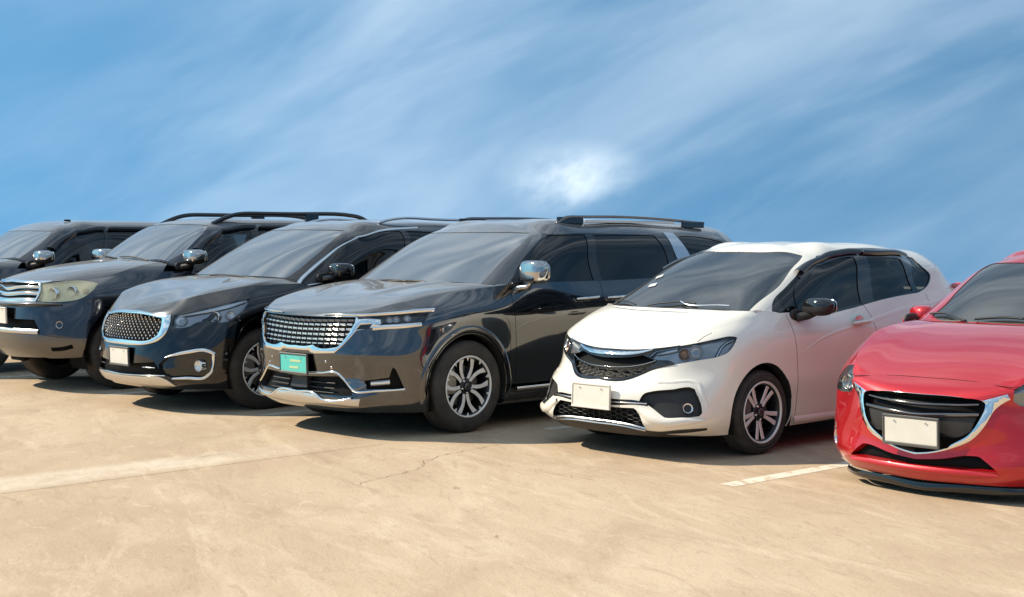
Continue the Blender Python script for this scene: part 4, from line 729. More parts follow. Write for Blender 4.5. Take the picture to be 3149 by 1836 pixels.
CAR[5] = dict(
 pose=(1.23, 10.86, 47.2),
 xs=[0.36, 0.03, -0.24, -0.75, -1.5, -2.35],
 xr=-3.18,
 rows=[
  {'x': [0.8, 0.79, 0.7, 0.52], 'y': [0.28, 0.52, 0.68, 0.76, 0.78, 0.79], 'z': {0: 0.165, 4: 0.17, 12: 0.2}},
  {'x': [0.865, 0.86, 0.815, 0.62], 'y': [0.29, 0.54, 0.74, 0.8, 0.815, 0.815], 'z': {0: 0.235, 12: 0.26}},
  {'x': [0.89, 0.875, 0.8, 0.62], 'y': [0.29, 0.54, 0.75, 0.825, 0.84, 0.83], 'z': {0: 0.36, 12: 0.4}},
  {'x': [0.885, 0.86, 0.77, 0.58], 'y': [0.28, 0.53, 0.73, 0.825, 0.845, 0.84], 'z': {0: 0.475, 12: 0.52}},
  {'x': [0.8, 0.765, 0.68, 0.5], 'y': [0.27, 0.52, 0.72, 0.82, 0.845, 0.84], 'z': {0: 0.58, 3: 0.6, 12: 0.66}},
  {'dx': [-0.05], 'x': [0.745, 0.7, 0.6, 0.46], 'y': [0.27, 0.53, 0.71, 0.79, 0.83, 0.835], 'z': {0: 0.7, 1: 0.71, 2: 0.75, 3: 0.8, 4: 0.825, 5: 0.84, 6: 0.84, 9: 0.88, 12: 0.9}},
  {'dx': [-0.13], 'x': [0.675, 0.64, 0.55, 0.42], 'y': [0.26, 0.5, 0.635, 0.705, 0.745, 0.77, 0.765, 0.76, 0.74], 'z': {0: 0.772, 1: 0.785, 2: 0.83, 3: 0.885, 4: 0.94, 5: 0.975, 6: 1.0, 7: 0.975, 8: 1.05, 9: 1.112, 10: 1.125, 12: 1.12}},
 ],
 hcowl=[(0.2, 0, 1.0), (0.195, 0.2, 1.0), (0.17, 0.38, 1.005), (0.13, 0.52, 1.012), (0.07, 0.62, 1.02), (0.02, 0.69, 1.02), (-0.03, 0.73, 1.022)],
 hcol=6,
 hk=(1.25, (0.125, 0.6, 0.03)),
 creases=[],
 g={'cowl': [(0.14, 0, 1.0), (0.12, 0.28, 1.0), (0.07, 0.52, 1.008), (0.0, 0.68, 1.012)], 'belt': [(-0.19, 0.755, 1.0), (-0.75, 0.755, 0.972), (-1.25, 0.76, 1.02), (-1.85, 0.755, 1.083), (-2.3, 0.72, 1.11)], 'tailbelt': [(-2.85, 0.66, 1.08), (-2.99, 0.4, 1.06), (-3.0, 0, 1.06)], 'wtop': [(-0.8, 0, 1.447), (-0.805, 0.2, 1.445), (-0.83, 0.38, 1.438), (-0.885, 0.52, 1.42)], 'edge': [(-1.0, 0.585, 1.418), (-1.3, 0.615, 1.447), (-1.6, 0.62, 1.455), (-2.0, 0.6, 1.435), (-2.3, 0.575, 1.38)], 'tailtop': [(-2.62, 0.52, 1.375), (-2.7, 0.3, 1.4), (-2.72, 0, 1.405)], 'crown': [(-1.1, 1.51), (-1.12, 1.512), (-1.15, 1.513), (-1.2, 1.515), (-1.28, 1.517), (-1.4, 1.518), (-1.6, 1.515), (-1.95, 1.497), (-2.2, 1.475), (-2.4, 1.455), (-2.45, 1.445), (-2.48, 1.442)], 'round': 0.62},
 cuts={
  'L': [
   {'n': 'front_door', 'p': [[1.7177, 0.0764], [1.7203, 0.4677], [1.6817, 0.6905], [1.6325, 0.9624], [2.6601, 0.9384], [2.718, 0.6957], [2.7475, 0.4379], [2.7478, 0.0725]], 'm': 'paint5', 'side': 'pair', 'corner': 30},
   {'n': 'rear_door', 'p': [[2.7578, 0.0724], [2.7576, 0.4378], [2.728, 0.6956], [2.6753, 0.9727], [3.5975, 0.9199], [3.5676, 0.6989], [3.4676, 0.4824], [3.3774, 0.331], [3.2973, 0.071]], 'm': 'paint5', 'side': 'pair', 'corner': 30},
   {'n': 'grille_surround', 'p': [[-0.04, 0.7859], [-0.04, 0.8003], [0.3848, 0.7806], [0.5554, 0.7629], [0.5636, 0.74], [0.4546, 0.6352], [0.5315, 0.5812], [0.553, 0.5576], [0.4221, 0.5162], [0.3563, 0.4688], [0.2998, 0.4345], [-0.04, 0.4211]], 'm': 'black', 'off': 0.0, 'corner': 30},
   {'n': 'grille', 'p': [[-0.04, 0.659], [0.2325, 0.6786], [0.3001, 0.6941], [0.3853, 0.6239], [0.416, 0.6044], [0.3534, 0.5097], [0.2894, 0.46], [0.2683, 0.4494], [-0.04, 0.4407]], 'm': 'dark', 'off': -0.035, 'wm': 'black', 'corner': 30},
   {'n': 'headlight', 'p': [[0.3406, 0.659], [0.3758, 0.7635], [0.5559, 0.7521], [0.6967, 0.7359], [0.8294, 0.7287], [1.0035, 0.7203], [1.0521, 0.7049], [1.0391, 0.6808], [0.9732, 0.6132], [0.8634, 0.5855], [0.6947, 0.5733], [0.5503, 0.5564], [0.5302, 0.5814], [0.4056, 0.6214]], 'm': 'black', 'side': 'pair', 'corner': 35, 'off': -0.03, 'wm': 'black', 'lay': [(-0.03, 'lampdark', 'headlight', None), (-0.001, 'lens', 'lens', 'headlight')]},
   {'n': 'upper_chrome', 'p': [[-0.04, 0.7403], [-0.04, 0.7507], [0.158, 0.7452], [0.2489, 0.7444], [0.3675, 0.7656], [0.3641, 0.7471], [0.2963, 0.7162], [0.2285, 0.7021], [-0.04, 0.6993], [-0.04, 0.6938]], 'm': 'chrome', 'off': 0.012, 'corner': 35, 'dome': 0.3},
   {'n': 'fog_pocket', 'p': [[0.3937, 0.2692], [0.4324, 0.3256], [0.4713, 0.3383], [0.6126, 0.3579], [0.7171, 0.3726], [0.7496, 0.3579], [0.8065, 0.2333], [0.8128, 0.1931], [0.7992, 0.1719], [0.6965, 0.1622], [0.608, 0.1546], [0.5677, 0.1774], [0.4583, 0.2436]], 'm': 'plastic', 'off': -0.03, 'side': 'pair', 'wm': 'plastic', 'corner': 40},
   {'n': 'lower_slot', 'p': [[-0.04, 0.2628], [-0.04, 0.2693], [0.2314, 0.2745], [0.3951, 0.2693], [0.4592, 0.2512], [0.463, 0.2349], [0.3665, 0.241], [0.2285, 0.2324], [-0.04, 0.2324]], 'm': 'black', 'off': -0.02, 'corner': 40, 'wm': 'black'},
   {'n': 'lower_intake', 'p': [[-0.04, 0.2161], [0.1587, 0.2161], [0.3506, 0.2184], [0.3776, 0.2019], [0.4416, 0.0978], [0.4509, 0.0732], [0.2809, 0.0914], [-0.04, 0.087]], 'm': 'dark', 'off': -0.04, 'wm': 'black', 'corner': 30},
   {'n': 'lower_lip', 'p': [[-0.04, 0.0755], [0.2794, 0.0873], [0.4288, 0.0697], [0.4448, 0.0537], [0.5232, 0.0494], [0.6925, 0.0726], [0.8488, 0.0793], [0.8487, 0.0622], [0.6788, 0.0407], [0.5238, 0.0256], [0.8544, -0.0028], [0.8735, -0.0679], [0.3307, -0.0754], [-0.04, -0.0754]], 'm': 'plastic', 'off': 0.004, 'corner': 40},
   {'n': 'wheel_arch', 'p': [[1.1574, -0.1467], [1.1121, -0.0977], [1.0662, -0.0421], [1.0311, 0.0187], [1.0134, 0.0814], [1.0072, 0.1409], [1.0081, 0.1975], [1.0166, 0.2518], [1.0338, 0.3048], [1.062, 0.3575], [1.1003, 0.4075], [1.1422, 0.4488], [1.185, 0.4793], [1.2293, 0.4999], [1.2761, 0.5117], [1.3258, 0.515], [1.3784, 0.5098], [1.4321, 0.4957], [1.4849, 0.4724], [1.5343, 0.4393], [1.5779, 0.3974], [1.6136, 0.349], [1.6411, 0.2974], [1.6601, 0.2444], [1.6703, 0.1906], [1.6715, 0.1355], [1.6641, 0.076], [1.6485, 0.0098], [1.6236, -0.0545], [1.589, -0.1121]], 'm': 'plastic', 'hole': (0, -0.09, 0), 'wm': 'plastic', 'corner': 80},
   {'n': 'wheel_arch', 'p': [[3.6563, -0.2032], [3.6163, -0.1463], [3.5831, -0.0813], [3.5578, -0.01], [3.5409, 0.0632], [3.5331, 0.125], [3.5344, 0.179], [3.5448, 0.231], [3.5641, 0.2831], [3.5917, 0.333], [3.6269, 0.3777], [3.6688, 0.4155], [3.7164, 0.4452], [3.7683, 0.4663], [3.8232, 0.4786], [3.8798, 0.4822], [3.9363, 0.4769], [3.9915, 0.4629], [4.0437, 0.4404], [4.0916, 0.4101], [4.1339, 0.3724], [4.1697, 0.3279], [4.198, 0.2781], [4.218, 0.226], [4.2289, 0.1748], [4.2303, 0.1216], [4.2221, 0.0585], [4.2046, -0.0189], [4.1786, -0.0934], [4.1448, -0.1602]], 'm': 'plastic', 'hole': (0, -0.09, 0), 'wm': 'plastic', 'corner': 80},
  ],
  'H': [
  ],
  'G': [
   {'n': 'windscreen', 'p': [[-0.04, 0.6705], [0.161, 0.6705], [0.3642, 0.6926], [0.4182, 0.6732], [0.4151, 0.5365], [0.4741, 0.2711], [0.4417, 0.0605], [0.4363, 0.0094], [0.3772, 0.0108], [0.1643, 0.0259], [-0.04, 0.0259]], 'm': 'wglass5', 'corner': 40, 'off': -0.004},
   {'n': 'glass_surround', 'p': [[0.5664, -0.0023], [0.5124, 0.1475], [0.5124, 0.2817], [0.4923, 0.417], [0.4651, 0.4998], [0.5325, 0.6859], [0.77, 0.7234], [1.1003, 0.7267], [1.5843, 0.7242], [1.9425, 0.7495], [1.9884, 0.5953], [2.0533, 0.2729], [1.962, 0.0817], [1.8645, 0.0148], [1.6643, -0.003], [1.2611, 0.0008], [1.0239, 0.001], [0.7634, -0.0273], [0.6598, -0.0086]], 'm': 'black', 'side': 'pair', 'corner': 40},
   {'n': 'corner_window', 'p': [[0.5704, 0.0121], [0.5189, 0.1439], [0.5174, 0.2725], [0.498, 0.4187], [0.5369, 0.3948], [0.753, -0.0092], [0.6541, 0.0045]], 'm': 'glass5', 'side': 'pair', 'off': -0.006, 'corner': 40},
   {'n': 'front_window', 'p': [[0.7625, -0.0093], [0.5408, 0.4069], [0.553, 0.5591], [0.7318, 0.6233], [0.9445, 0.6008], [1.1005, 0.3683], [1.2424, 0.0362], [1.0158, 0.0313]], 'm': 'glass5', 'side': 'pair', 'off': -0.006, 'corner': 35},
   {'n': 'rear_window', 'p': [[1.1076, 0.5836], [1.6179, 0.5666], [1.7057, 0.4085], [1.7932, 0.0508], [1.5779, 0.0211], [1.3711, 0.027], [1.258, 0.3462]], 'm': 'glass5', 'side': 'pair', 'off': -0.006, 'corner': 35},
   {'n': 'quarter_window', 'p': [[1.8419, 0.6895], [1.9843, 0.708], [1.9807, 0.602], [2.0403, 0.2851], [1.9412, 0.0854], [1.8583, 0.0385], [1.8161, 0.3415]], 'm': 'glass5', 'side': 'pair', 'off': -0.006, 'corner': 40},
  ],
 },
 strips=[
  {'name': 'panel_gap', 'c': 'L', 'path': [[1.7177, 0.0764], [1.7203, 0.4677], [1.6817, 0.6905], [1.6489, 0.8351]], 'w': 0.005, 'h': 0.0005, 'mat': 'gap'},
  {'name': 'panel_gap', 'c': 'L', 'path': [[2.7478, 0.0725], [2.7475, 0.4379], [2.718, 0.6957], [2.6645, 0.8697]], 'w': 0.005, 'h': 0.0005, 'mat': 'gap'},
  {'name': 'panel_gap', 'c': 'L', 'path': [[1.7178, 0.0705], [2.7478, 0.0664], [3.2974, 0.0649]], 'w': 0.005, 'h': 0.0005, 'mat': 'gap'},
  {'name': 'panel_gap', 'c': 'L', 'path': [[3.2973, 0.071], [3.3774, 0.331], [3.4676, 0.4824], [3.5676, 0.6989], [3.5674, 0.8409]], 'w': 0.005, 'h': 0.0005, 'mat': 'gap'},
  {'name': 'side_lamp', 'c': 'L', 'path': [[0.8454, 0.5769], [0.8703, 0.6102], [0.9076, 0.6528], [1.0182, 0.696]], 'w': 0.03, 'h': 0.006, 'mat': 'satin', 'side': 'pair', 'par': 'headlight', 'off': -0.018},
  {'name': 'daytime_lamp', 'c': 'L', 'path': [[0.392, 0.6957], [0.4536, 0.7124], [0.5345, 0.7186]], 'w': 0.055, 'h': 0.01, 'mat': 'reflector', 'side': 'pair', 'par': 'headlight', 'off': -0.024, 'taper': [0.5, 1, 0.9]},
  {'name': 'lamp_trim', 'c': 'L', 'path': [[0.3454, 0.662], [0.3834, 0.7409], [0.5426, 0.7417]], 'w': 0.022, 'h': 0.008, 'mat': 'satin', 'side': 'pair', 'par': 'headlight', 'off': -0.015},
  {'name': 'bumper_wing', 'c': 'L', 'path': [[0.3902, 0.2102], [0.4856, 0.1638], [0.5873, 0.1261], [0.6991, 0.1347], [0.8297, 0.1412]], 'w': 0.075, 'h': 0.016, 'mat': 'paint5', 'side': 'pair', 'taper': [0.5, 1, 1, 0.8, 0.2]},
  {'name': 'windscreen_sticker', 'c': 'G', 'path': [[0.2731, 0.2194], [0.2872, 0.2519]], 'w': 0.05, 'h': 0.001, 'mat': 'sticker', 'side': 'right', 'prof': 2, 'off': 0.001},
  {'name': 'windscreen_sticker', 'c': 'G', 'path': [[0.3477, 0.3189], [0.3101, 0.3456]], 'w': 0.04, 'h': 0.001, 'mat': 'sticker', 'side': 'right', 'prof': 2, 'off': 0.001},
  {'name': 'bumper_edge', 'c': 'L', 'path': [[0.0, 0.4273], [0.2662, 0.4396], [0.3015, 0.4587], [0.4182, 0.5268], [0.5486, 0.5645]], 'w': 0.022, 'h': 0.008, 'mat': 'black', 'step': 0.008},
  {'name': 'grille_bar', 'c': 'L', 'path': [[0.0, 0.5403], [0.259, 0.5539], [0.3344, 0.5737], [0.4085, 0.6083]], 'w': 0.014, 'h': 0.01, 'mat': 'chrome', 'off': -0.004},
  {'name': 'slot_blade', 'c': 'L', 'path': [[0.0, 0.2521], [0.2301, 0.2521], [0.451, 0.2535]], 'w': 0.016, 'h': 0.008, 'mat': 'satin', 'off': -0.008},
  {'name': 'lip_edge', 'c': 'L', 'path': [[0.0, 0.1096], [0.284, 0.1009], [0.4496, 0.0764]], 'w': 0.013, 'h': 0.008, 'mat': 'satin', 'off': 0.002},
  {'name': 'lip_edge', 'c': 'L', 'path': [[0.0, 0.0844], [0.276, 0.079], [0.4371, 0.0566]], 'w': 0.01, 'h': 0.006, 'mat': 'satin', 'off': 0.004},
  {'name': 'bumper_crease', 'c': 'L', 'path': [[0.499, 0.4044], [0.592, 0.4148], [0.7046, 0.4202], [0.7455, 0.4065], [0.8127, 0.3076], [0.8459, 0.2249]], 'w': 0.03, 'h': 0.004, 'mat': 'paint5', 'side': 'pair', 'taper': [0.1, 1, 1, 1, 1, 0.3]},
  {'name': 'shoulder_crease', 'c': 'L', 'path': [[1.7502, 0.5453], [2.0177, 0.6302], [2.1873, 0.6625], [2.4029, 0.6906], [2.7082, 0.7274], [3.2568, 0.7732], [3.7486, 0.7927]], 'w': 0.035, 'h': 0.003, 'mat': 'paint5', 'side': 'pair', 'taper': [0.05, 0.7, 1, 1, 1, 1, 0.4]},
  {'name': 'sill_skirt', 'c': 'L', 'path': [[1.7083, 0.0464], [2.5473, 0.042], [3.4474, 0.0451]], 'w': 0.075, 'h': 0.016, 'mat': 'paint5', 'side': 'pair'},
  {'name': 'rain_visor', 'c': 'G', 'path': [[0.4846, 0.4486], [0.4895, 0.5679], [0.5986, 0.6632], [0.8073, 0.6797], [1.0288, 0.6551]], 'w': 0.065, 'h': 0.022, 'mat': 'smoke', 'side': 'pair', 'off': 0.01},
  {'name': 'rain_visor', 'c': 'G', 'path': [[1.0572, 0.6509], [1.3263, 0.6336], [1.6509, 0.657], [1.7841, 0.6682]], 'w': 0.065, 'h': 0.022, 'mat': 'smoke', 'side': 'pair', 'off': 0.01},
  {'name': 'panel_gap', 'c': 'L', 'path': [[0.6967, 0.7499], [0.7584, 0.791], [0.8353, 0.813]], 'w': 0.006, 'h': 0.0005, 'mat': 'gap'},
 ],
 tubes=[
  {'name': 'wiper', 'path': [[0.101, -0.191, 1.035], [0.079, -0.097, 1.053], [0.064, 0.013, 1.064], [0.047, 0.099, 1.072], [0.053, 0.234, 1.061]], 'r': 0.009, 'mat': 'plastic'},
  {'name': 'wiper', 'path': [[-0.007, -0.624, 1.052], [0.021, -0.498, 1.057], [0.082, -0.335, 1.036]], 'r': 0.008, 'mat': 'plastic'},
  {'name': 'wiper', 'path': [[0.056, 0.095, 1.073], [0.082, 0.177, 1.053], [0.053, 0.397, 1.054], [0.03, 0.532, 1.054]], 'r': 0.01, 'mat': 'satin'},
 ],
 spots={'fog': [[0.7247, 0.2315]], 'projector': [[0.597, 0.6402]], 'projector2': [[0.6754, 0.6443]], 'sidelamp': [[0.9682, 0.6583]]},
 hex_poly=[[-0.0656, 0.525], [0.262, 0.5412], [0.3369, 0.5631], [0.4041, 0.5984], [0.3523, 0.5124], [0.2885, 0.4616], [-0.0209, 0.4431]],
 low_poly=[[-0.04, 0.2161], [0.1587, 0.2161], [0.3506, 0.2184], [0.3776, 0.2019], [0.4416, 0.0978], [0.4509, 0.0732], [0.2809, 0.0914], [-0.04, 0.087]],
)
CAR[6] = dict(
 pose=(2.96, 9.1, 46.6),
 xs=[0.38, 0.0, -0.36, -1.1, -1.9, -2.57],
 xr=-3.25,
 rows=[
  {'x': [0.73, 0.7, 0.62, 0.46], 'y': [0.27, 0.52, 0.7, 0.78, 0.79, 0.79], 'z': {0: 0.1, 3: 0.11, 12: 0.16}},
  {'x': [0.785, 0.765, 0.68, 0.5], 'y': [0.28, 0.54, 0.74, 0.81, 0.82, 0.82], 'z': {0: 0.175, 12: 0.24}},
  {'x': [0.775, 0.76, 0.66, 0.5], 'y': [0.28, 0.54, 0.75, 0.825, 0.84, 0.84], 'z': {0: 0.3, 12: 0.4}},
  {'x': [0.8, 0.77, 0.65, 0.48], 'y': [0.27, 0.53, 0.74, 0.825, 0.845, 0.845], 'z': {0: 0.43, 12: 0.52}},
  {'x': [0.785, 0.75, 0.635, 0.46], 'y': [0.26, 0.52, 0.72, 0.815, 0.845, 0.845], 'z': {0: 0.56, 3: 0.585, 12: 0.68}},
  {'dx': [-0.07], 'x': [0.71, 0.69, 0.63, 0.46], 'y': [0.27, 0.53, 0.7, 0.785, 0.83, 0.84], 'z': {0: 0.645, 2: 0.655, 3: 0.7, 4: 0.745, 5: 0.8, 6: 0.82, 12: 0.88}},
  {'dx': [-0.18], 'x': [0.62, 0.61, 0.57, 0.41], 'y': [0.27, 0.5, 0.645, 0.705, 0.745, 0.765, 0.76, 0.75, 0.73], 'z': {0: 0.7, 1: 0.698, 2: 0.715, 3: 0.8, 4: 0.88, 5: 0.925, 6: 0.965, 7: 0.98, 9: 1.04, 12: 1.07}},
 ],
 hcowl=[(-0.17, 0, 0.985), (-0.18, 0.2, 0.985), (-0.2, 0.38, 0.985), (-0.24, 0.52, 0.985), (-0.29, 0.62, 0.985), (-0.34, 0.69, 0.985), (-0.4, 0.73, 0.98)],
 hcol=6,
 hk=(1.25, (0.125, 0.6, 0.03)),
 creases=[],
 g={'cowl': [(-0.25, 0, 0.985), (-0.26, 0.28, 0.985), (-0.3, 0.5, 0.985), (-0.38, 0.675, 0.982)], 'belt': [(-0.52, 0.755, 0.97), (-0.9, 0.755, 0.975), (-1.3, 0.755, 1.0), (-1.9, 0.745, 1.04), (-2.4, 0.7, 1.07)], 'tailbelt': [(-2.9, 0.62, 1.05), (-3.05, 0.4, 1.04), (-3.07, 0, 1.04)], 'wtop': [(-1.06, 0, 1.4), (-1.065, 0.2, 1.398), (-1.085, 0.38, 1.39), (-1.13, 0.525, 1.368)], 'edge': [(-1.24, 0.575, 1.36), (-1.45, 0.6, 1.385), (-1.7, 0.605, 1.39), (-2.1, 0.58, 1.37), (-2.4, 0.55, 1.33)], 'tailtop': [(-2.62, 0.48, 1.34), (-2.7, 0.3, 1.36), (-2.72, 0, 1.365)], 'crown': [(-1.4, 1.462), (-1.42, 1.464), (-1.46, 1.466), (-1.5, 1.468), (-1.55, 1.47), (-1.65, 1.47), (-1.8, 1.468), (-2.05, 1.455), (-2.25, 1.44), (-2.4, 1.42), (-2.45, 1.41), (-2.48, 1.405)], 'round': 0.62},
 cuts={
  'L': [
   {'n': 'front_door', 'p': [[1.7492, 0.1221], [1.7718, 0.5022], [1.7433, 0.6956], [1.7055, 0.9537], [2.7557, 0.9537], [2.7953, 0.4722], [2.7761, 0.1145]], 'm': 'paint6', 'side': 'pair', 'corner': 30},
   {'n': 'headlight', 'p': [[0.5575, 0.535], [0.5518, 0.7076], [0.6807, 0.8063], [0.8378, 0.6572], [0.9395, 0.543], [0.9395, 0.5047], [0.9513, 0.468], [0.8141, 0.4629], [0.6942, 0.4773], [0.5843, 0.5061]], 'm': 'lampdark', 'side': 'pair', 'corner': 40, 'off': -0.03, 'wm': 'lampdark', 'lay': [(-0.03, 'lampdark', 'headlight', None), (-0.001, 'lens', 'lens', 'headlight')]},
   {'n': 'grille_frame', 'p': [[-0.04, 0.5719], [-0.04, 0.5906], [0.258, 0.572], [0.4011, 0.5412], [0.4562, 0.5825], [0.517, 0.633], [0.5403, 0.5634], [0.4682, 0.4695], [0.4176, 0.3743], [0.3462, 0.298], [0.2268, 0.2408], [0.1096, 0.2044], [-0.04, 0.1802], [-0.04, 0.2019]], 'm': 'chrome', 'off': 0.006, 'corner': 40, 'dome': 0.35},
   {'n': 'grille', 'p': [[-0.04, 0.5677], [-0.04, 0.5861], [0.2586, 0.5697], [0.3931, 0.5409], [0.4129, 0.5219], [0.418, 0.4946], [0.3862, 0.3964], [0.3267, 0.3212], [0.2534, 0.2774], [0.1466, 0.2281], [-0.04, 0.1934], [-0.04, 0.218]], 'm': 'dark', 'off': -0.05, 'corner': 40, 'wm': 'black'},
   {'n': 'plate_panel', 'p': [[-0.04, 0.4133], [-0.04, 0.4166], [0.1585, 0.4226], [0.3813, 0.4284], [0.3395, 0.3385], [0.2684, 0.3049], [0.1779, 0.2982], [-0.04, 0.2615], [-0.04, 0.2833]], 'm': 'plastic', 'off': -0.015, 'base': -0.05, 'corner': 35},
   {'n': 'lower_intake', 'p': [[-0.04, 0.1583], [-0.04, 0.1507], [0.1443, 0.1691], [0.3441, 0.2001], [0.3779, 0.1967], [0.4133, 0.1708], [0.4888, 0.1007], [0.2678, 0.1058], [-0.04, 0.1086], [-0.04, 0.0999]], 'm': 'dark', 'off': -0.04, 'corner': 35, 'wm': 'paint6'},
   {'n': 'splitter', 'p': [[-0.04, -0.016], [-0.04, -0.0152], [0.235, -0.0219], [0.4131, -0.0287], [0.6186, -0.0352], [0.6129, -0.1574], [0.1979, -0.1456], [-0.04, -0.0331]], 'm': 'black', 'off': 0.004, 'corner': 60},
   {'n': 'fog_bezel', 'p': [[0.79, 0.281], [0.8542, 0.2447], [0.8328, 0.198], [0.8325, 0.1584], [0.8116, 0.1224], [0.7087, 0.1301], [0.6757, 0.1592], [0.7338, 0.2106]], 'm': 'chrome', 'side': 'pair', 'off': -0.012, 'corner': 40, 'dome': 0.6},
   {'n': 'wheel_arch', 'p': [[1.1092, -0.0776], [1.068, -0.0335], [1.0289, 0.0172], [0.9975, 0.0727], [0.9786, 0.1303], [0.9708, 0.1881], [0.9724, 0.2441], [0.9836, 0.2972], [1.0059, 0.3481], [1.0384, 0.3968], [1.0749, 0.4418], [1.1112, 0.4797], [1.1481, 0.5084], [1.188, 0.5277], [1.2317, 0.5382], [1.2786, 0.5406], [1.3274, 0.5353], [1.3767, 0.5226], [1.4252, 0.5022], [1.4716, 0.4731], [1.5148, 0.4345], [1.5523, 0.3875], [1.5818, 0.3361], [1.6021, 0.2833], [1.613, 0.2295], [1.6144, 0.1749], [1.6063, 0.1196], [1.5885, 0.0636], [1.561, 0.009], [1.5245, -0.0406]], 'm': 'plastic', 'hole': (0, -0.09, 0), 'wm': 'plastic', 'corner': 80},
   {'n': 'wheel_arch', 'p': [[3.6464, -0.1049], [3.6071, -0.0596], [3.5745, -0.0076], [3.5497, 0.0491], [3.5332, 0.1052], [3.5255, 0.1582], [3.5268, 0.2102], [3.537, 0.2633], [3.5559, 0.3164], [3.583, 0.366], [3.6175, 0.4091], [3.6587, 0.4444], [3.7054, 0.4714], [3.7566, 0.4902], [3.8109, 0.5008], [3.867, 0.5031], [3.9234, 0.4974], [3.9785, 0.4836], [4.0308, 0.4621], [4.0787, 0.4331], [4.1209, 0.3968], [4.1563, 0.3529], [4.1841, 0.3016], [4.2036, 0.2473], [4.2142, 0.1957], [4.2156, 0.1459], [4.2076, 0.0945], [4.1906, 0.0381], [4.1651, -0.0191], [4.1318, -0.0708]], 'm': 'plastic', 'hole': (0, -0.09, 0), 'wm': 'plastic', 'corner': 80},
  ],
  'H': [
  ],
  'G': [
   {'n': 'windscreen', 'p': [[-0.04, 0.6098], [0.2884, 0.6159], [0.4197, 0.647], [0.3848, 0.4778], [0.386, 0.2877], [0.3662, 0.1406], [0.3734, 0.0479], [0.2848, 0.0064], [0.1723, 0.0087], [-0.04, 0.006], [-0.04, 0.0068]], 'm': 'wglass5', 'off': -0.004, 'corner': 40},
   {'n': 'front_window', 'p': [[0.5546, 0.0201], [0.5295, 0.3258], [0.5272, 0.5908], [0.8535, 0.616], [1.1261, 0.0271]], 'm': 'glass', 'side': 'pair', 'off': -0.006, 'corner': 30},
   {'n': 'rear_window', 'p': [[1.1832, 0.0219], [0.9334, 0.6138], [1.2456, 0.6087], [1.5589, 0.5355], [1.6953, 0.1081]], 'm': 'glass', 'side': 'pair', 'off': -0.006, 'corner': 30},
  ],
 },
 strips=[
  {'name': 'panel_gap', 'c': 'L', 'path': [[1.7492, 0.1221], [1.7718, 0.5022], [1.7433, 0.6956], [1.7192, 0.8265]], 'w': 0.005, 'h': 0.0005, 'mat': 'gap'},
  {'name': 'panel_gap', 'c': 'L', 'path': [[2.7761, 0.1145], [2.7953, 0.4722], [2.7528, 0.8471]], 'w': 0.005, 'h': 0.0005, 'mat': 'gap'},
  {'name': 'grille_bar', 'c': 'L', 'path': [[0.0, 0.5054], [0.1498, 0.507], [0.2831, 0.5054], [0.3815, 0.5102]], 'w': 0.03, 'h': 0.014, 'mat': 'blackchrome', 'off': -0.018},
  {'name': 'grille_bar', 'c': 'L', 'path': [[0.0, 0.426], [0.1329, 0.4316], [0.2777, 0.4349], [0.3865, 0.4372]], 'w': 0.032, 'h': 0.016, 'mat': 'blackchrome', 'off': -0.012},
  {'name': 'splitter_lip', 'c': 'L', 'path': [[0.0, -0.0446], [0.231, -0.0338], [0.4238, -0.0332], [0.717, -0.0366]], 'w': 0.05, 'h': 0.03, 'mat': 'black', 'off': 0.004},
  {'name': 'intake_blade', 'c': 'L', 'path': [[0.0, 0.0847], [0.2646, 0.0776], [0.4869, 0.0809]], 'w': 0.05, 'h': 0.016, 'mat': 'paint6', 'taper': [1, 1, 1, 0.3]},
  {'name': 'panel_gap', 'c': 'H', 'path': [[0.0, 0.0001], [0.3155, -0.0088], [0.624, -0.1064]], 'w': 0.006, 'h': 0.0005, 'mat': 'gap'},
 ],
 tubes=[
  {'name': 'wiper', 'path': [[-0.379, -0.593, 1.03], [-0.345, -0.464, 1.038], [-0.29, -0.351, 1.017], [-0.255, -0.263, 1.001]], 'r': 0.01, 'mat': 'plastic'},
  {'name': 'wiper', 'path': [[-0.268, -0.204, 1.012], [-0.284, -0.076, 1.025], [-0.29, 0.017, 1.03], [-0.286, 0.122, 1.026]], 'r': 0.011, 'mat': 'plastic'},
 ],
 spots={'projector': [[0.7515, 0.5517]], 'fog': [[0.7764, 0.1753]]},
)
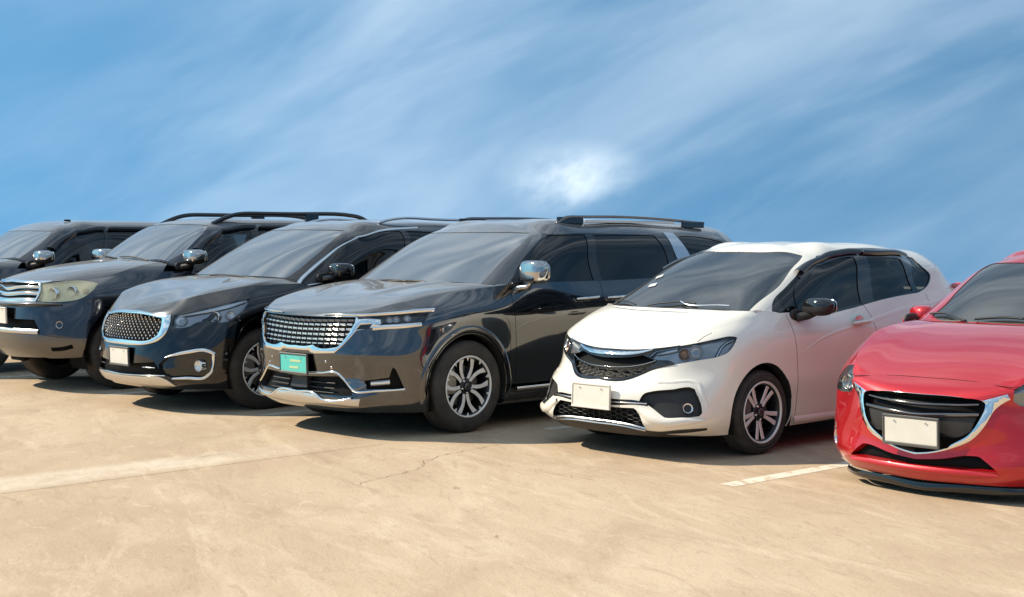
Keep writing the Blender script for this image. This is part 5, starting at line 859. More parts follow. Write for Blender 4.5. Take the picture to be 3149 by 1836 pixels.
# ---------------------------------------------------------------- car builder
def basis(N):
    N = np.asarray(N, float); a = np.cross((0, 0, 1), N); a /= np.linalg.norm(a)+1e-9; b = np.cross(N, a)
    return np.stack([a, N, b], 1)                          # columns: sideways, outward, up
def put(pb, geo, R, c, mat):
    V, F = geo[0] @ np.asarray(R).T + np.asarray(c), geo[1]; N = geo[2] @ np.asarray(R).T if len(geo) > 2 else None
    pb.add(V, F, N, mat)
EYE3 = np.eye(3)
def link(o, name, parent=None):
    COL.objects.link(o); o.parent = parent; return o
def band(path, widths, y0, y1, pb, mat, matside, dish):
    """flat machined spoke in the wheel plane: path (r, angle) points"""
    p = np.array([(r*math.cos(a), r*math.sin(a)) for r, a in path]); p = smooth_line(p, False, .008)
    w = np.interp(np.linspace(0, 1, len(p)), np.linspace(0, 1, len(widths)), widths)/2
    t = np.gradient(p, axis=0); t /= np.linalg.norm(t, axis=1)[:, None]; n = np.stack([-t[:, 1], t[:, 0]], 1)
    rr = np.linalg.norm(p, axis=1); y = y0 + dish*(rr/.23)**2 - dish
    b = .0035; rows = []
    for k, dy in ((1, y1-y0), (1, -b), (1-b/w.mean(), 0), (-(1-b/w.mean()), 0), (-1, -b), (-1, y1-y0)):
        q = p + n*(w*k)[:, None]; rows.append(np.stack([q[:, 0], y+dy, q[:, 1]], 1))
    m = len(p); V = np.concatenate(rows)
    for i, mm in enumerate((matside, mat, mat, mat, matside)):
        pb.add(V, [(i*m+j, i*m+j+1, (i+1)*m+j+1, (i+1)*m+j) for j in range(m-1)], None, mm)
def make_wheel(car, root, x, yc, R, width, rimr, kind, protos={}):
    """yc: outer face; the first wheel of a kind is built, the others share its meshes"""
    sg = 1 if yc > 0 else -1
    key = (kind, R, width, rimr)
    if key not in protos:
        pbs = {}
        w = width; rs = rimr
        tp = [(rs-.004, -w+.02), (rs+.02, -w+.004), (R-.05, -w), (R-.016, -w+.015), (R, -w+.04), (R, -w*.66), (R-.006, -w*.655), (R-.006, -w*.63), (R, -w*.625), (R, -w*.37), (R-.006, -w*.365), (R-.006, -w*.34), (R, -w*.335), (R-.001, -.038), (R-.007, -.022), (R-.022, -.008), (R-.042, -.001), (R-.060, .004), (rs+.045, .004), (rs+.022, .001), (rs+.010, -.006), (rs-.002, -.014)]
        b = PB(); b.add(*lathe(tp, 72), 'tyre'); pbs['tyre'] = b
        b = PB(); rp = [(rs-.03, -w+.02), (rs-.03, -.05), (rs-.018, -.02), (rs-.006, -.010), (rs+.004, -.006), (rs+.006, -.002), (rs, .001), (rs-.007, -.001), (rs-.010, -.012)]
        b.add(*lathe(rp[:4], 64), 'rimdark'); b.add(*lathe(rp[3:], 64), 'rim'); b.add(*lathe([(.0, -w*.72), (rs-.03, -w*.72)], 40), 'under'); pbs['wheel'] = b
        b = PB(); b.add(*lathe([(.0, -.085), (rs*.68, -.085), (rs*.68, -.105)], 48), 'disc'); b.add(*rbox((rs*.60, -.075, .02), (.05, .03, .075)), None, 'caliper' if kind == 'ten' else 'disc'); pbs['brake_disc'] = b
        b = PB()
        for i in range(5):
            a = math.pi/2 + (math.pi/5 if kind == 'ten' else 0) + i*2*math.pi/5
            if kind == 'wye':
                for s in (-1, 1):
                    band([(.030, a+math.pi/5+s*.50), (rs*.30, a+math.pi/5+s*.24), (rs*.60, a+math.pi/5+s*.235), (rs*.99, a+math.pi/5+s*.40)], [.026, .030, .032, .046], -.020, -.060, b, 'rim', 'rimdark', .020)
                band([(rs*.86, a+math.pi/5), (rs*.99, a+math.pi/5)], [.003, .032], -.012, -.04, b, 'rim', 'rimdark', .004)
                band([(rs*.84, a), (rs*.99, a)], [.003, .036], -.012, -.04, b, 'rim', 'rimdark', .004)
            else:
                for s in (-1, 1):
                    band([(.035, a+s*.34), (rs*.45, a+s*.17), (rs*.98, a+s*.185)], [.022, .030, .036], -.020, -.055, b, 'rim', 'rimdark', .02)
        b.add(*lathe([(.0, -.030), (.052, -.030), (.066, -.040), (.07, -.07)], 30), 'rimdark')
        for i in range(5):
            a = math.pi/2 + math.pi/5 + i*2*math.pi/5; V, F, N = lathe([(.0, -.020), (.007, -.020), (.009, -.026), (.009, -.05)], 10)
            b.add(V + np.array([.052*math.cos(a), 0, .052*math.sin(a)]), F, N, 'chrome')
        pbs['spokes'] = b
        b = PB(); b.add(*lathe([(.0, -.014), (.018, -.014), (.027, -.017), (.030, -.024), (.030, -.05)], 28), 'hub'); pbs['hub_cap'] = b
        protos[key] = pbs; protos[key, 'mesh'] = {}
    mesh = protos[key, 'mesh']
    def inst(n, parent):
        if n in mesh: o = bpy.data.objects.new(n, mesh[n]); COL.objects.link(o); o.parent = parent
        else: o = protos[key][n].build(n, parent); mesh[n] = o.data
        return o
    whl = inst('wheel', root); whl.location = (x, yc, R); whl.rotation_euler = (0, 0 if x > -1 else .7, 0 if sg > 0 else math.pi)
    for n in ('tyre', 'brake_disc', 'spokes', 'hub_cap'): inst(n, whl)
    return whl
def mirror_unit(car, cx, cy, cz, h, m_up, m_low, foot, e=.55, tilt=0., split=-.25, fold=None):
    """door mirror: domed shell, lower half, glass facing back, foot on the door"""
    for sg in (1, -1):
        nm = f'wing_mirror#{sg}'; up = PB(); g = PB(); st = PB(); x, y, a, ft = cx, cy, math.radians(tilt), foot
        if sg < 0 and fold: x, y, a = cx+fold[0], cy+fold[1], math.radians(fold[2])
        V, F, N = superblob(h, e); V = V.copy(); k = V[:, 0] > 0; V[k, 0] *= 1.25
        R = np.array([[math.cos(a), -math.sin(a), 0], [math.sin(a), math.cos(a), 0], [0, 0, 1.]])
        for f in F:
            mm = m_up if np.mean(V[list(f), 2]) > h[2]*split else m_low
            up.add((V @ R.T + (x, y, cz))[list(f)], [(0, 1, 2, 3)], (N @ R.T)[list(f)], mm)
        V2, F2, N2 = superblob((.006, h[1]*.86, h[2]*.8), .6); put(g, (V2, F2, N2), R, np.array((x, y, cz)) - R[:, 0]*h[0]*.96, 'chrome')
        st.add(*tube([ft, ((ft[0]+x)/2, (ft[1]*.4+y*.6), ft[2]+.015), (x, y-h[1]*.35, cz-h[2]*.75)], [.045, .034, .032], 10, .8), m_low)
        V3, F3, N3 = superblob((.085, .022, .05), .8); st.add(V3 + (ft[0]-.01, ft[1]-.014, ft[2]+.01), F3, N3, 'plastic')
        for n, b, pr in ((nm, up, None), (f'mirror_glass#{sg}', g, nm), (f'mirror_foot#{sg}', st, nm)):
            if sg < 0: b = b.mirrored()
            car.P[n, 'one'] = b; car.par[n, 'one'] = pr
def plate(car, x, z, w, h, rake, mframe, mplate, name='number_plate'):
    a = math.radians(rake); R = np.array([[math.cos(a), 0, math.sin(a)], [0, 1, 0], [-math.sin(a), 0, math.cos(a)]])
    pf = car.pb('plate_frame', 'one', name); c = np.array([x, 0, z])
    for yy, zz, hy, hz in ((0, h/2-.007, w/2, .007), (0, -h/2+.009, w/2, .009), (w/2-.006, 0, .006, h/2-.016), (-w/2+.006, 0, .006, h/2-.016)):
        V, F = rbox((0, 0, 0), (.009, hy, hz), .003); pf.add((V + (0, yy, zz)) @ R.T + c, F, None, mframe)
    V, F = rbox((-.006, 0, 0), (.004, w/2-.002, h/2-.002), .001); pf.add(V @ R.T + c, F, None, mframe)
    pp = car.pb(name, 'one'); V, F = rbox((.001, 0, .001), (.003, w/2-.013, h/2-.017), .0015); pp.add(V @ R.T + c, F, None, mplate)
    for sgn in (-1, 1):
        V, F, N = lathe([(0, .0), (.004, -.001), (.0055, -.004)], 10, 'x'); car.count += 1
        car.pb(f'plate_bolt#{car.count}', 'one', name).add((V*[-1, 1, 1] + (.006, sgn*w*.28, h*.30)) @ R.T + c, F, None, 'satin')
    return R, c
def lamp_dish(car, name, c, s, t, r, depth, off, mat_rim, mat_in, par=None, sq=1.0, dirn=None):
    P, N = car.frame(c, s, t, off)
    if dirn is not None: N = np.array(dirn, float); N /= np.linalg.norm(N)
    car.count += 1; R = basis(N) @ np.diag([1, 1, sq]); pb = car.pb(f'{name}#{car.count}', 'pair', par)
    put(pb, lathe([(r*.80, -depth), (r*.86, -depth*.1), (r*.93, .004), (r, 0), (r*1.02, -.012), (r*1.0, -depth)], 30), R, P, mat_rim)
    put(pb, lathe([(.0, -depth*.9), (r*.45, -depth*.75), (r*.78, -depth*.25), (r*.84, -depth*.1)], 30), R, P, mat_in)
def ball(car, name, c, s, t, r, off, mt, par=None, flat=.6, dirn=None):
    P, N = car.frame(c, s, t, off)
    if dirn is not None: N = np.array(dirn, float); N /= np.linalg.norm(N)
    car.count += 1; put(car.pb(f'{name}#{car.count}', 'pair', par), superblob((r, r*flat, r), 1.0, 24, 12), basis(N), P, mt)
def cowl_panel(car, mt, drop=.012):
    H, G = car.ch['H'], car.ch['G']; n = 40; u = np.linspace(0, 1, n)
    A = H.raw(u*H.S*.995, np.full(n, H.T)); B = G.raw(u*G.ks0[3]*1.12, np.full(n, .012))
    A[:, 2] -= .004; rows = []
    for f, d in ((-.02, .012), (0, .003), (.35, drop), (.75, drop), (1.0, .004), (1.04, -.002)):
        q = A*(1-f) + B*f; q[:, 2] -= d; rows.append(q)
    V = np.concatenate(rows); V[np.abs(V[:, 1]) < 1e-5, 1] = 0; pb = car.pb('cowl_panel')
    m = n
    dv = np.gradient(np.array(rows), axis=0); du = np.gradient(np.array(rows), axis=1); N = np.cross(du, dv); N /= np.linalg.norm(N, axis=2)[:, :, None]+1e-9
    N *= np.sign(N[:, :, 2:3]+1e-9)
    pb.add(V, [(i*m+j, i*m+j+1, (i+1)*m+j+1, (i+1)*m+j) for i in range(len(rows)-1) for j in range(m-1)], N.reshape(-1, 3), mt)
def well(car, x, r, y0, y1, zc):
    car.count += 1; pb = car.pb(f'wheel_well#{car.count}'); n = 28; V = []; F = []
    for i in range(n+1):
        a = math.radians(-25 + 230*i/n)
        for y in (y0, y1): V.append((x + r*math.cos(a), y, zc + r*math.sin(a)))
    for i in range(n): F.append((2*i, 2*i+1, 2*i+3, 2*i+2))
    c = len(V); V += [(x, y1, zc)]; F += [(2*i+1, c, 2*i+3) for i in range(n)]
    pb.add(V, F, None, 'under')
def underbody(car, wb, z, hw):
    L = car.ch['L']; pb = car.pb('underbody', 'one'); n = 60
    s = np.linspace(0, L.S, n); P = L.raw(s, np.zeros(n))
    h = np.where((np.abs(P[:, 0]) < .5) | (np.abs(P[:, 0]+wb) < .5), hw-.26, hw); P[:, 1] = np.minimum(P[:, 1]-.004, h); P[0, 1] = P[-1, 1] = 0; P[:, 2] = P[:, 2]+.004
    m = n; Q = P*[1, -1, 1]
    pb.add(np.concatenate([P, Q]), [(j, j+1, m+j+1, m+j) for j in range(m-1)], None, 'under')
    zz = z+.22; xa, xb = -.45, car.sp['xr']+.5
    V, F = box(((xa+xb)/2, 0, zz), ((xa-xb)/2, hw, .02)); car.pb('cabin_floor', 'one').add(V, F, None, 'cabin')
    V, F = box((xa+.1, 0, zz+.3), (.02, hw, .32)); car.pb('cabin_floor', 'one').add(V, F, None, 'cabin')
def seats(car, rows, zf, top, mt):
    for x, ys in rows:
        for y in ys:
            pb = car.pb('seat', 'one') if False else PB()
            pb.add(*[(V + np.array((x+.12, y, zf+.28))) if i == 0 else V for i, V in enumerate(superblob((.26, .24, .09), .5))], mt)
            V, F, N = superblob((.085, .235, .34), .5); a = -.28; R = np.array([[math.cos(a), 0, math.sin(a)], [0, 1, 0], [-math.sin(a), 0, math.cos(a)]])
            pb.add(V @ R.T + (x-.20, y, zf+.60), F, N @ R.T, mt)
            hr = PB(); V, F, N = superblob((.055, .125, .10), .6); hr.add(V @ R.T + (x-.31, y, top-.10), F, N @ R.T, mt)
            car.seats.append((pb, hr))
def dash(car, x, z, hw):
    pb = car.pb('dashboard', 'one'); V, F, N = superblob((.30, hw, .12), .4); pb.add(V + (x, 0, z-.12), F, N, 'cabin')
    V, F, N = lathe([(.175, -.012), (.187, 0), (.175, .012), (.163, 0), (.175, -.012)], 32); a = math.radians(65); R = np.array([[math.cos(a), -math.sin(a), 0], [math.sin(a), math.cos(a), 0], [0, 0, 1]])
    car.pb('steering_wheel', 'one').add(V @ R.T + (x-.42, -.36, z-.06), F, N @ R.T, 'cabin')
def lattice(car, c, poly, t0, t1, nt, ds, w, h, off, mt, name, gapw=.010, vmat='black'):
    """grille of short bright bars in rows with thin uprights between them"""
    q = smooth_line(poly, True); smax = q[:, 0].max()
    for i, t in enumerate(np.linspace(t0, t1, nt)):
        for j in range(int(smax/ds)+2):
            a, b = max(0, (j-.5)*ds+gapw/2), (j+.5)*ds-gapw/2
            ok = inside(q, np.array([(a+.004, t+w*.4), (a+.004, t-w*.4), (b-.004, t+w*.4), (b-.004, t-w*.4)]))
            if j == 0: ok[:2] = ok[2:]
            if not ok[2:].all() and not ok[:2].all(): continue
            if not ok[2:].all():
                while b-a > .012 and not inside(q, np.array([(b, t+w*.4), (b, t-w*.4)])).all(): b -= .004
            car.strip(c, [(a, t), (b, t)], w, h, mt, name, off=off, prof=5, step=.03)
        car.strip(c, [(0, t), (smax*.98, t)], .006, .004, vmat, name, off=off-.006, prof=3, step=.05) if False else None
    for j in range(int(smax/ds)+1):
        s = (j+.5)*ds; tt = np.linspace(q[:, 1].min(), q[:, 1].max(), 60); k = inside(q, np.stack([np.full(60, s), tt], 1))
        if k.sum() > 3: car.strip(c, [(s, tt[k][0]), (s, tt[k][-1])], .007, .006, vmat, 'grille_upright', off=off, prof=3, step=.06)
def studs(car, c, poly, ds, dt, r, off, mt, name):
    q = smooth_line(poly, True); pb = car.pb(name); bar = car.pb('grille_mesh'); s0, s1 = 0, q[:, 0].max(); i = 0; t = q[:, 1].min()
    P4 = []
    while t < q[:, 1].max():
        s = (i % 2)*ds/2
        while s < s1:
            if inside(q, np.array([(s+1e-4, t)]))[0]: P4.append((s, t))
            s += ds
        t += dt; i += 1
    A = np.array(P4); P, N = car.ch[c].ev(A[:, 0], A[:, 1])
    for p, n in zip(P, N):
        R = basis(n); V = np.array([(-r, 0, 0), (0, 0, -r*1.15), (r, 0, 0), (0, 0, r*1.15), (0, r*.9, 0), (-r, -.02, 0), (0, -.02, -r), (r, -.02, 0), (0, -.02, r)])
        pb.add(V @ R.T + p + n*off, [(0, 1, 4), (1, 2, 4), (2, 3, 4), (3, 0, 4), (0, 5, 6, 1), (1, 6, 7, 2), (2, 7, 8, 3), (3, 8, 5, 0)], None, mt)
    for (s, t) in P4:
        for sg in (-1, 1):
            e = (s+sg*ds/2, t+dt)
            if e[0] >= 0 and inside(q, np.array([e]))[0]: car.strip(c, [(s, t), e], .008, .006, 'black', 'grille_mesh', off=off-.012, prof=3, step=.05)
def hexes(car, c, poly, r, off, mt, name, sq=.62):
    q = smooth_line(poly, True); dx, dt = r*1.5, r*sq*math.sqrt(3); j = 0; s = 0
    while s < q[:, 0].max():
        t = q[:, 1].min() + (dt/2 if j % 2 else 0)
        while t < q[:, 1].max():
            if inside(q, np.array([(max(s, .001), t)]))[0]:
                h = [(s + r*math.cos(a), t + r*sq*math.sin(a)) for a in [k*math.pi/3 for k in range(4)]]
                for a, b in zip(h, h[1:]):
                    if a[0] >= 0 and b[0] >= 0: car.strip(c, [a, b], .007, .006, mt, name, off=off, prof=3, step=.05)
            t += dt
        s += dx; j += 1
LABEL = {
 1: 'dark grey off-roader at far left with chrome mirror and plain roof, cut off by frame',
 2: 'dark blue grey off-roader with black roof rails, yellowed headlamp and three chrome grille bars',
 3: 'black people carrier with studded grille ringed in chrome and chrome edged fog lamps',
 4: 'dark grey people carrier with green number plate and wide chrome lattice grille',
 5: 'pearl white hatchback with black mirrors parked between grey people carrier and red hatchback',
 6: 'red hatchback at the right edge with shield shaped grille and black front splitter'}
DIM = {1: (.385, .27, .235, 'wye', 2.75, .885), 2: (.385, .27, .235, 'wye', 2.75, .885), 3: (.37, .24, .245, 'wye', 3.06, .955), 4: (.368, .24, .241, 'wye', 3.09, .965), 5: (.303, .19, .217, 'ten', 2.53, .818), 6: (.30, .19, .215, 'ten', 2.57, .815)}
def build(k):
    d = CAR[k]; paint = f'paint{k}'; car = Car(d); car.seats = []
    root = bpy.data.objects.new({1: 'off_roader', 2: 'off_roader', 3: 'people_carrier', 4: 'people_carrier', 5: 'hatchback', 6: 'hatchback'}[k], None); COL.objects.link(root)
    X, Y, th = d['pose']; th = math.radians(th); root.location = (X, Y, 0); root.rotation_euler = (0, 0, math.atan2(-math.cos(th), -math.sin(th)))
    root['label'] = LABEL[k]; root['category'] = 'car'; root['group'] = 'cars parked side by side in a row'
    fine = k in (3, 4, 5, 6)
    car.cut('L', d['cuts']['L'], 'body', paint, .05 if fine else .06, .03 if fine else .04)
    car.cut('H', d['cuts']['H'], 'hood', paint, .03, .03)
    car.cut('G', d['cuts']['G'], 'body', paint, .05, .04)
    for s in d['strips']:
        s = dict(s)
        if s.pop('kind', None): 
            s['prof'] = 7
        s['c'] = s.get('c'); nm = s.pop('name'); car.strip(s.pop('c'), s.pop('path'), s.pop('w'), s.pop('h'), s.pop('mat'), nm, **s)
    for t in d.get('tubes', []):
        car.pb(t['name'], 'one').add(*tube(smooth_line3(t['path']), t['r'], 6, .7), t['mat'])
    cowl_panel(car, 'plastic' if k in (5, 6) else 'black')
    R, W, rim, kind, wb, yo = DIM[k]
    rr = {1: .46, 2: .46, 3: .42, 4: .41, 5: .345, 6: .34}[k]; zc = {1: .42, 2: .42, 3: .385, 4: .38, 5: .315, 6: .31}[k]
    for x in (0.01, -wb): well(car, x, rr, yo+.0, yo-.34, zc)
    underbody(car, wb, float(d['rows'][0]['z'] if not isinstance(d['rows'][0]['z'], dict) else d['rows'][0]['z'][0]), yo-.06)
    roofz = max(z for _, z in d['g']['crown'])
    cz = d['g']['cowl'][0][2]; cx = d['g']['cowl'][0][0]
    dash(car, cx-.38, cz-.06, yo-.20)
    ft = d['rows'][0]['z']; ft = (ft[0] if isinstance(ft, dict) else ft) + .22
    mt = 'seat_pale' if k == 5 else 'seat'
    fx = cx-1.15
    seats(car, [(fx, (-.37, .37)), (fx-.85, (-.37, .37))] + ([(fx-1.7, (-.37, .37))] if k < 5 else []), ft, roofz-.30 if k != 5 else roofz-.26, mt)
    sp = d.get('spots', {})
    if k == 4:
        gp = d['lattice']['poly']; tt = [p[1] for p in gp]
        lattice(car, 'L', gp, min(tt)+.035, max(tt)-.075, 5, .068, .025, .016, -.028, 'chrome', 'grille_bar', .015)
        lattice(car, 'L', gp, max(tt)-.030, max(tt)-.029, 1, .068, .040, .010, -.030, 'blackchrome', 'grille_bar')
        mirror_unit(car, -.60, 1.10, 1.268, (.075, .125, .096), 'mirror_chrome', 'mirror_chrome', (-.56, .94, 1.13), .5, -8, fold=(-.28, -.15, 60))
        Rp, cp = plate(car, 1.0, .553, .37, .165, 2, 'frame', 'plate_green')
        for zz, yy, hw in ((.022, .03, .07), (-.030, .01, .06)):
            V, F = rbox((.0052, yy, zz), (.0007, hw, .009), .0003); car.pb('number_plate', 'one').add(V @ Rp.T + cp, F, None, 'plate_yellow')
        for s, t in sp['projector']: lamp_dish(car, 'lamp_projector', 'L', s, t, .030, .02, -.012, 'satin', 'reflector', 'headlight', .85)
        for s, t in sp['drl']: ball(car, 'daytime_lamp', 'L', s, t, .030, -.015, 'reflector', 'headlight')
        for n in ('sensor', 'sensor2'):
            for s, t in sp[n]: ball(car, 'parking_sensor', 'L', s, t, .011, .001, 'satin', None, .3)
        for z in (.385, .42, .455):
            car.strip('L', [(0, z-.19+.012), (.42, z-.19+.012)], .010, .008, 'plastic', 'intake_slat', off=-.03, prof=3)
        for x0 in (-1.36, -1.75):
            car.pb('door_handle', 'pair').add(*tube([(x0+.14, .985, 1.030), (x0+.10, 1.015, 1.033), (x0-.08, 1.018, 1.040), (x0-.13, .987, 1.045)], [.012, .017, .017, .012], 8, .8), 'chrome')
        rl = [(-1.33, .635, 1.675), (-1.40, .64, 1.715), (-1.55, .645, 1.733), (-2.0, .645, 1.738), (-2.8, .63, 1.722), (-3.40, .60, 1.690)]
        car.pb('roof_rail', 'pair').add(*tube(smooth_line3(rl), .021, 8, .65), 'blackchrome')
        for x, z in ((-1.50, 1.70), (-3.20, 1.675)):
            V, F = rbox((x, .635, z), (.16, .016, .030), .006); car.pb('rail_foot', 'pair', 'roof_rail').add(V, F, None, 'black')
        V, F = rbox((-2.3, .638, 1.693), (.62, .010, .010), .003); car.pb('rail_foot', 'pair', 'roof_rail').add(V, F, None, 'silver')
        V, F = rbox((-1.02, -.02, 1.555), (.03, .05, .04), .01); car.pb('rear_view_mirror', 'one').add(V, F, None, 'seat_pale')
    if k == 5:
        hexes(car, 'L', d['hex_poly'], .034, -.022, 'plastic', 'grille_mesh')
        hexes(car, 'L', d['low_poly'], .034, -.028, 'plastic', 'intake_mesh')
        mirror_unit(car, -.50, .93, 1.045, (.075, .125, .068), 'black', 'plastic', (-.42, .80, .965), .75, -10, -.1, fold=(-.30, -.12, 60))
        plate(car, .915, .425, .375, .178, -2, 'frame_white', 'plate_white')
        for s, t in sp['fog']: lamp_dish(car, 'fog_lamp', 'L', s, t, .042, .02, -.022, 'rimdark', 'reflector', None, 1)
        for s, t in sp['projector']: lamp_dish(car, 'lamp_projector', 'L', s, t, .046, .02, -.012, 'satin', 'amber', 'headlight', 1)
        for s, t in sp['projector2']: lamp_dish(car, 'lamp_projector', 'L', s, t, .052, .025, -.012, 'satin', 'reflector', 'headlight', 1)
        car.pb('door_handle', 'pair').add(*tube([(-1.06, .848, .898), (-1.10, .872, .903), (-1.24, .874, .910), (-1.30, .850, .914)], [.016, .020, .020, .014], 8, .8), paint)
        V, F, N = superblob((.06, .004, .036), .9); car.pb('handle_cup', 'pair').add(V + (-1.15, .842, .922), F, N, 'silver')
        for q in (-2.36,): car.pb('door_handle', 'pair')
        V, F, N = superblob((.10, .085, .15), .6); car.pb('tail_lamp', 'pair').add(V + (-2.92, .655, 1.02), F, N, 'red_lens')
        # stickers inside the windscreen
        Rw = basis(car.frame('G', .05, .25)[1])
    if k == 6:
        mirror_unit(car, -.52, .93, 1.005, (.07, .105, .064), paint, paint, (-.45, .80, .965), .8, -8, -2, fold=(-.22, -.07, 32))
        plate(car, .835, .398, .375, .182, 2, 'frame', 'plate_white')
        for s, t in sp['projector']: lamp_dish(car, 'lamp_projector', 'L', s, t, .048, .03, -.014, 'satin', 'reflector', 'headlight', 1, (1, .3, 0))
        for s, t in sp['fog']: lamp_dish(car, 'fog_lamp', 'L', s, t, .040, .03, -.022, 'chrome', 'reflector', None, 1.25, (1, .45, 0))
    if k == 3:
        studs(car, 'L', d['mesh_poly'], .056, .030, .0085, -.012, 'chrome', 'grille_stud')
        mirror_unit(car, -.76, 1.06, 1.245, (.08, .125, .075), 'black', 'black', (-.66, .93, 1.165), .6, -8, fold=(-.30, -.13, 60))
        plate(car, .945, .482, .355, .172, 2, 'frame', 'plate_white')
        for s, t in sp['fog']: lamp_dish(car, 'fog_lamp', 'L', s, t, .050, .05, .018, 'chrome', 'reflector', None, 1, (1, .12, 0))
        for s, t in sp['projector']: lamp_dish(car, 'lamp_projector', 'L', s, t, .040, .03, -.010, 'chrome', 'lampdark', 'headlight', 1.1, (1, .3, 0))
        for s, t in sp['reflect']: lamp_dish(car, 'lamp_projector', 'L', s, t, .060, .02, -.022, 'satin', 'reflector', 'headlight', .8)
        for s, t in sp['side']: lamp_dish(car, 'side_reflector', 'L', s, t, .050, .02, -.014, 'satin', 'reflector', 'headlight', .8)
        rl = [(-1.55, .62, 1.70), (-1.66, .625, 1.728), (-2.2, .63, 1.742), (-3.2, .60, 1.715), (-3.4, .59, 1.690)]
        car.pb('roof_rail', 'pair').add(*tube(smooth_line3(rl), .018, 8, .8), 'satin')
    if k == 2:
        mirror_unit(car, -.74, 1.00, 1.355, (.085, .135, .078), 'mirror_chrome', 'plastic', (-.66, .87, 1.245), .55, -6, -.55)
        plate(car, .955, .765, .35, .165, 2, 'frame_white', 'plate_white')
        for s, t in sp['fog']: lamp_dish(car, 'fog_lamp', 'L', s, t, .042, .02, .006, paint, 'reflector', None, 1)
        for s, t in sp['projector']: lamp_dish(car, 'lamp_projector', 'L', s, t, .060, .035, -.008, 'chrome', 'lampdark', 'headlight', 1, (1, .4, 0))
        for s, t in sp['projector2']: lamp_dish(car, 'lamp_projector', 'L', s, t, .066, .035, -.008, 'chrome', 'haze_lamp', 'headlight', 1, (1, .2, 0))
        for s, t in sp['side']: ball(car, 'turn_lamp', 'L', s, t, .034, -.018, 'amber', 'headlight', .4)
        rl = [(-1.22, .56, 1.705), (-1.36, .56, 1.765), (-1.52, .56, 1.812), (-1.78, .56, 1.828), (-2.5, .555, 1.832), (-3.15, .55, 1.818), (-3.32, .55, 1.775), (-3.38, .55, 1.74)]
        car.pb('roof_rail', 'pair').add(*tube(smooth_line3(rl), [.022]*len(smooth_line3(rl)), 8, 1.15), 'black')
        for x in (-2.55,):
            V, F = rbox((x, .56, 1.79), (.09, .020, .05), .008); car.pb('rail_foot', 'pair', 'roof_rail').add(V, F, None, 'black')
    if k == 1:
        mirror_unit(car, -.70, 1.00, 1.335, (.085, .135, .078), 'mirror_chrome', 'plastic', (-.62, .87, 1.235), .6, -6, -.45)
        pb = car.pb('fender_mirror', 'one'); V, F, N = superblob((.05, .075, .095), .7); a = .5; Rf = np.array([[math.cos(a), -math.sin(a), 0], [math.sin(a), math.cos(a), 0], [0, 0, 1]])
        pb.add(V @ Rf.T + (.13, .80, 1.30), F, N @ Rf.T, 'plastic'); pb.add(*tube([(.13, .79, 1.10), (.14, .80, 1.18), (.13, .80, 1.24)], .018, 8), 'plastic')
        V, F = rbox((-1.33, .32, 1.772), (.04, .016, .012), .006); car.pb('roof_aerial', 'one').add(V, F, None, 'black')
        plate(car, .945, .765, .35, .165, 2, 'frame_white', 'plate_white')
    made = car.finish(root)
    for pb, hr in car.seats:
        o = pb.build('seat', root); hr.build('headrest', o)
    for x in (0, -wb):
        for s in (1, -1): make_wheel(car, root, x, s*yo, R, W, rim, kind)
    for n in ('grille_stud', 'grille_mesh', 'intake_mesh'):
        if (n, 1) in made: made[n, 1]['kind'] = 'stuff'
    return root
def smooth_line3(pts, n=6):
    P = np.array(pts, float); k = np.concatenate([[0], np.cumsum(np.linalg.norm(np.diff(P, axis=0), axis=1))])
    if len(P) < 3: return P
    q = np.unique(np.concatenate([np.linspace(a, b, n) for a, b in zip(k, k[1:])])); return smat(k, q) @ P
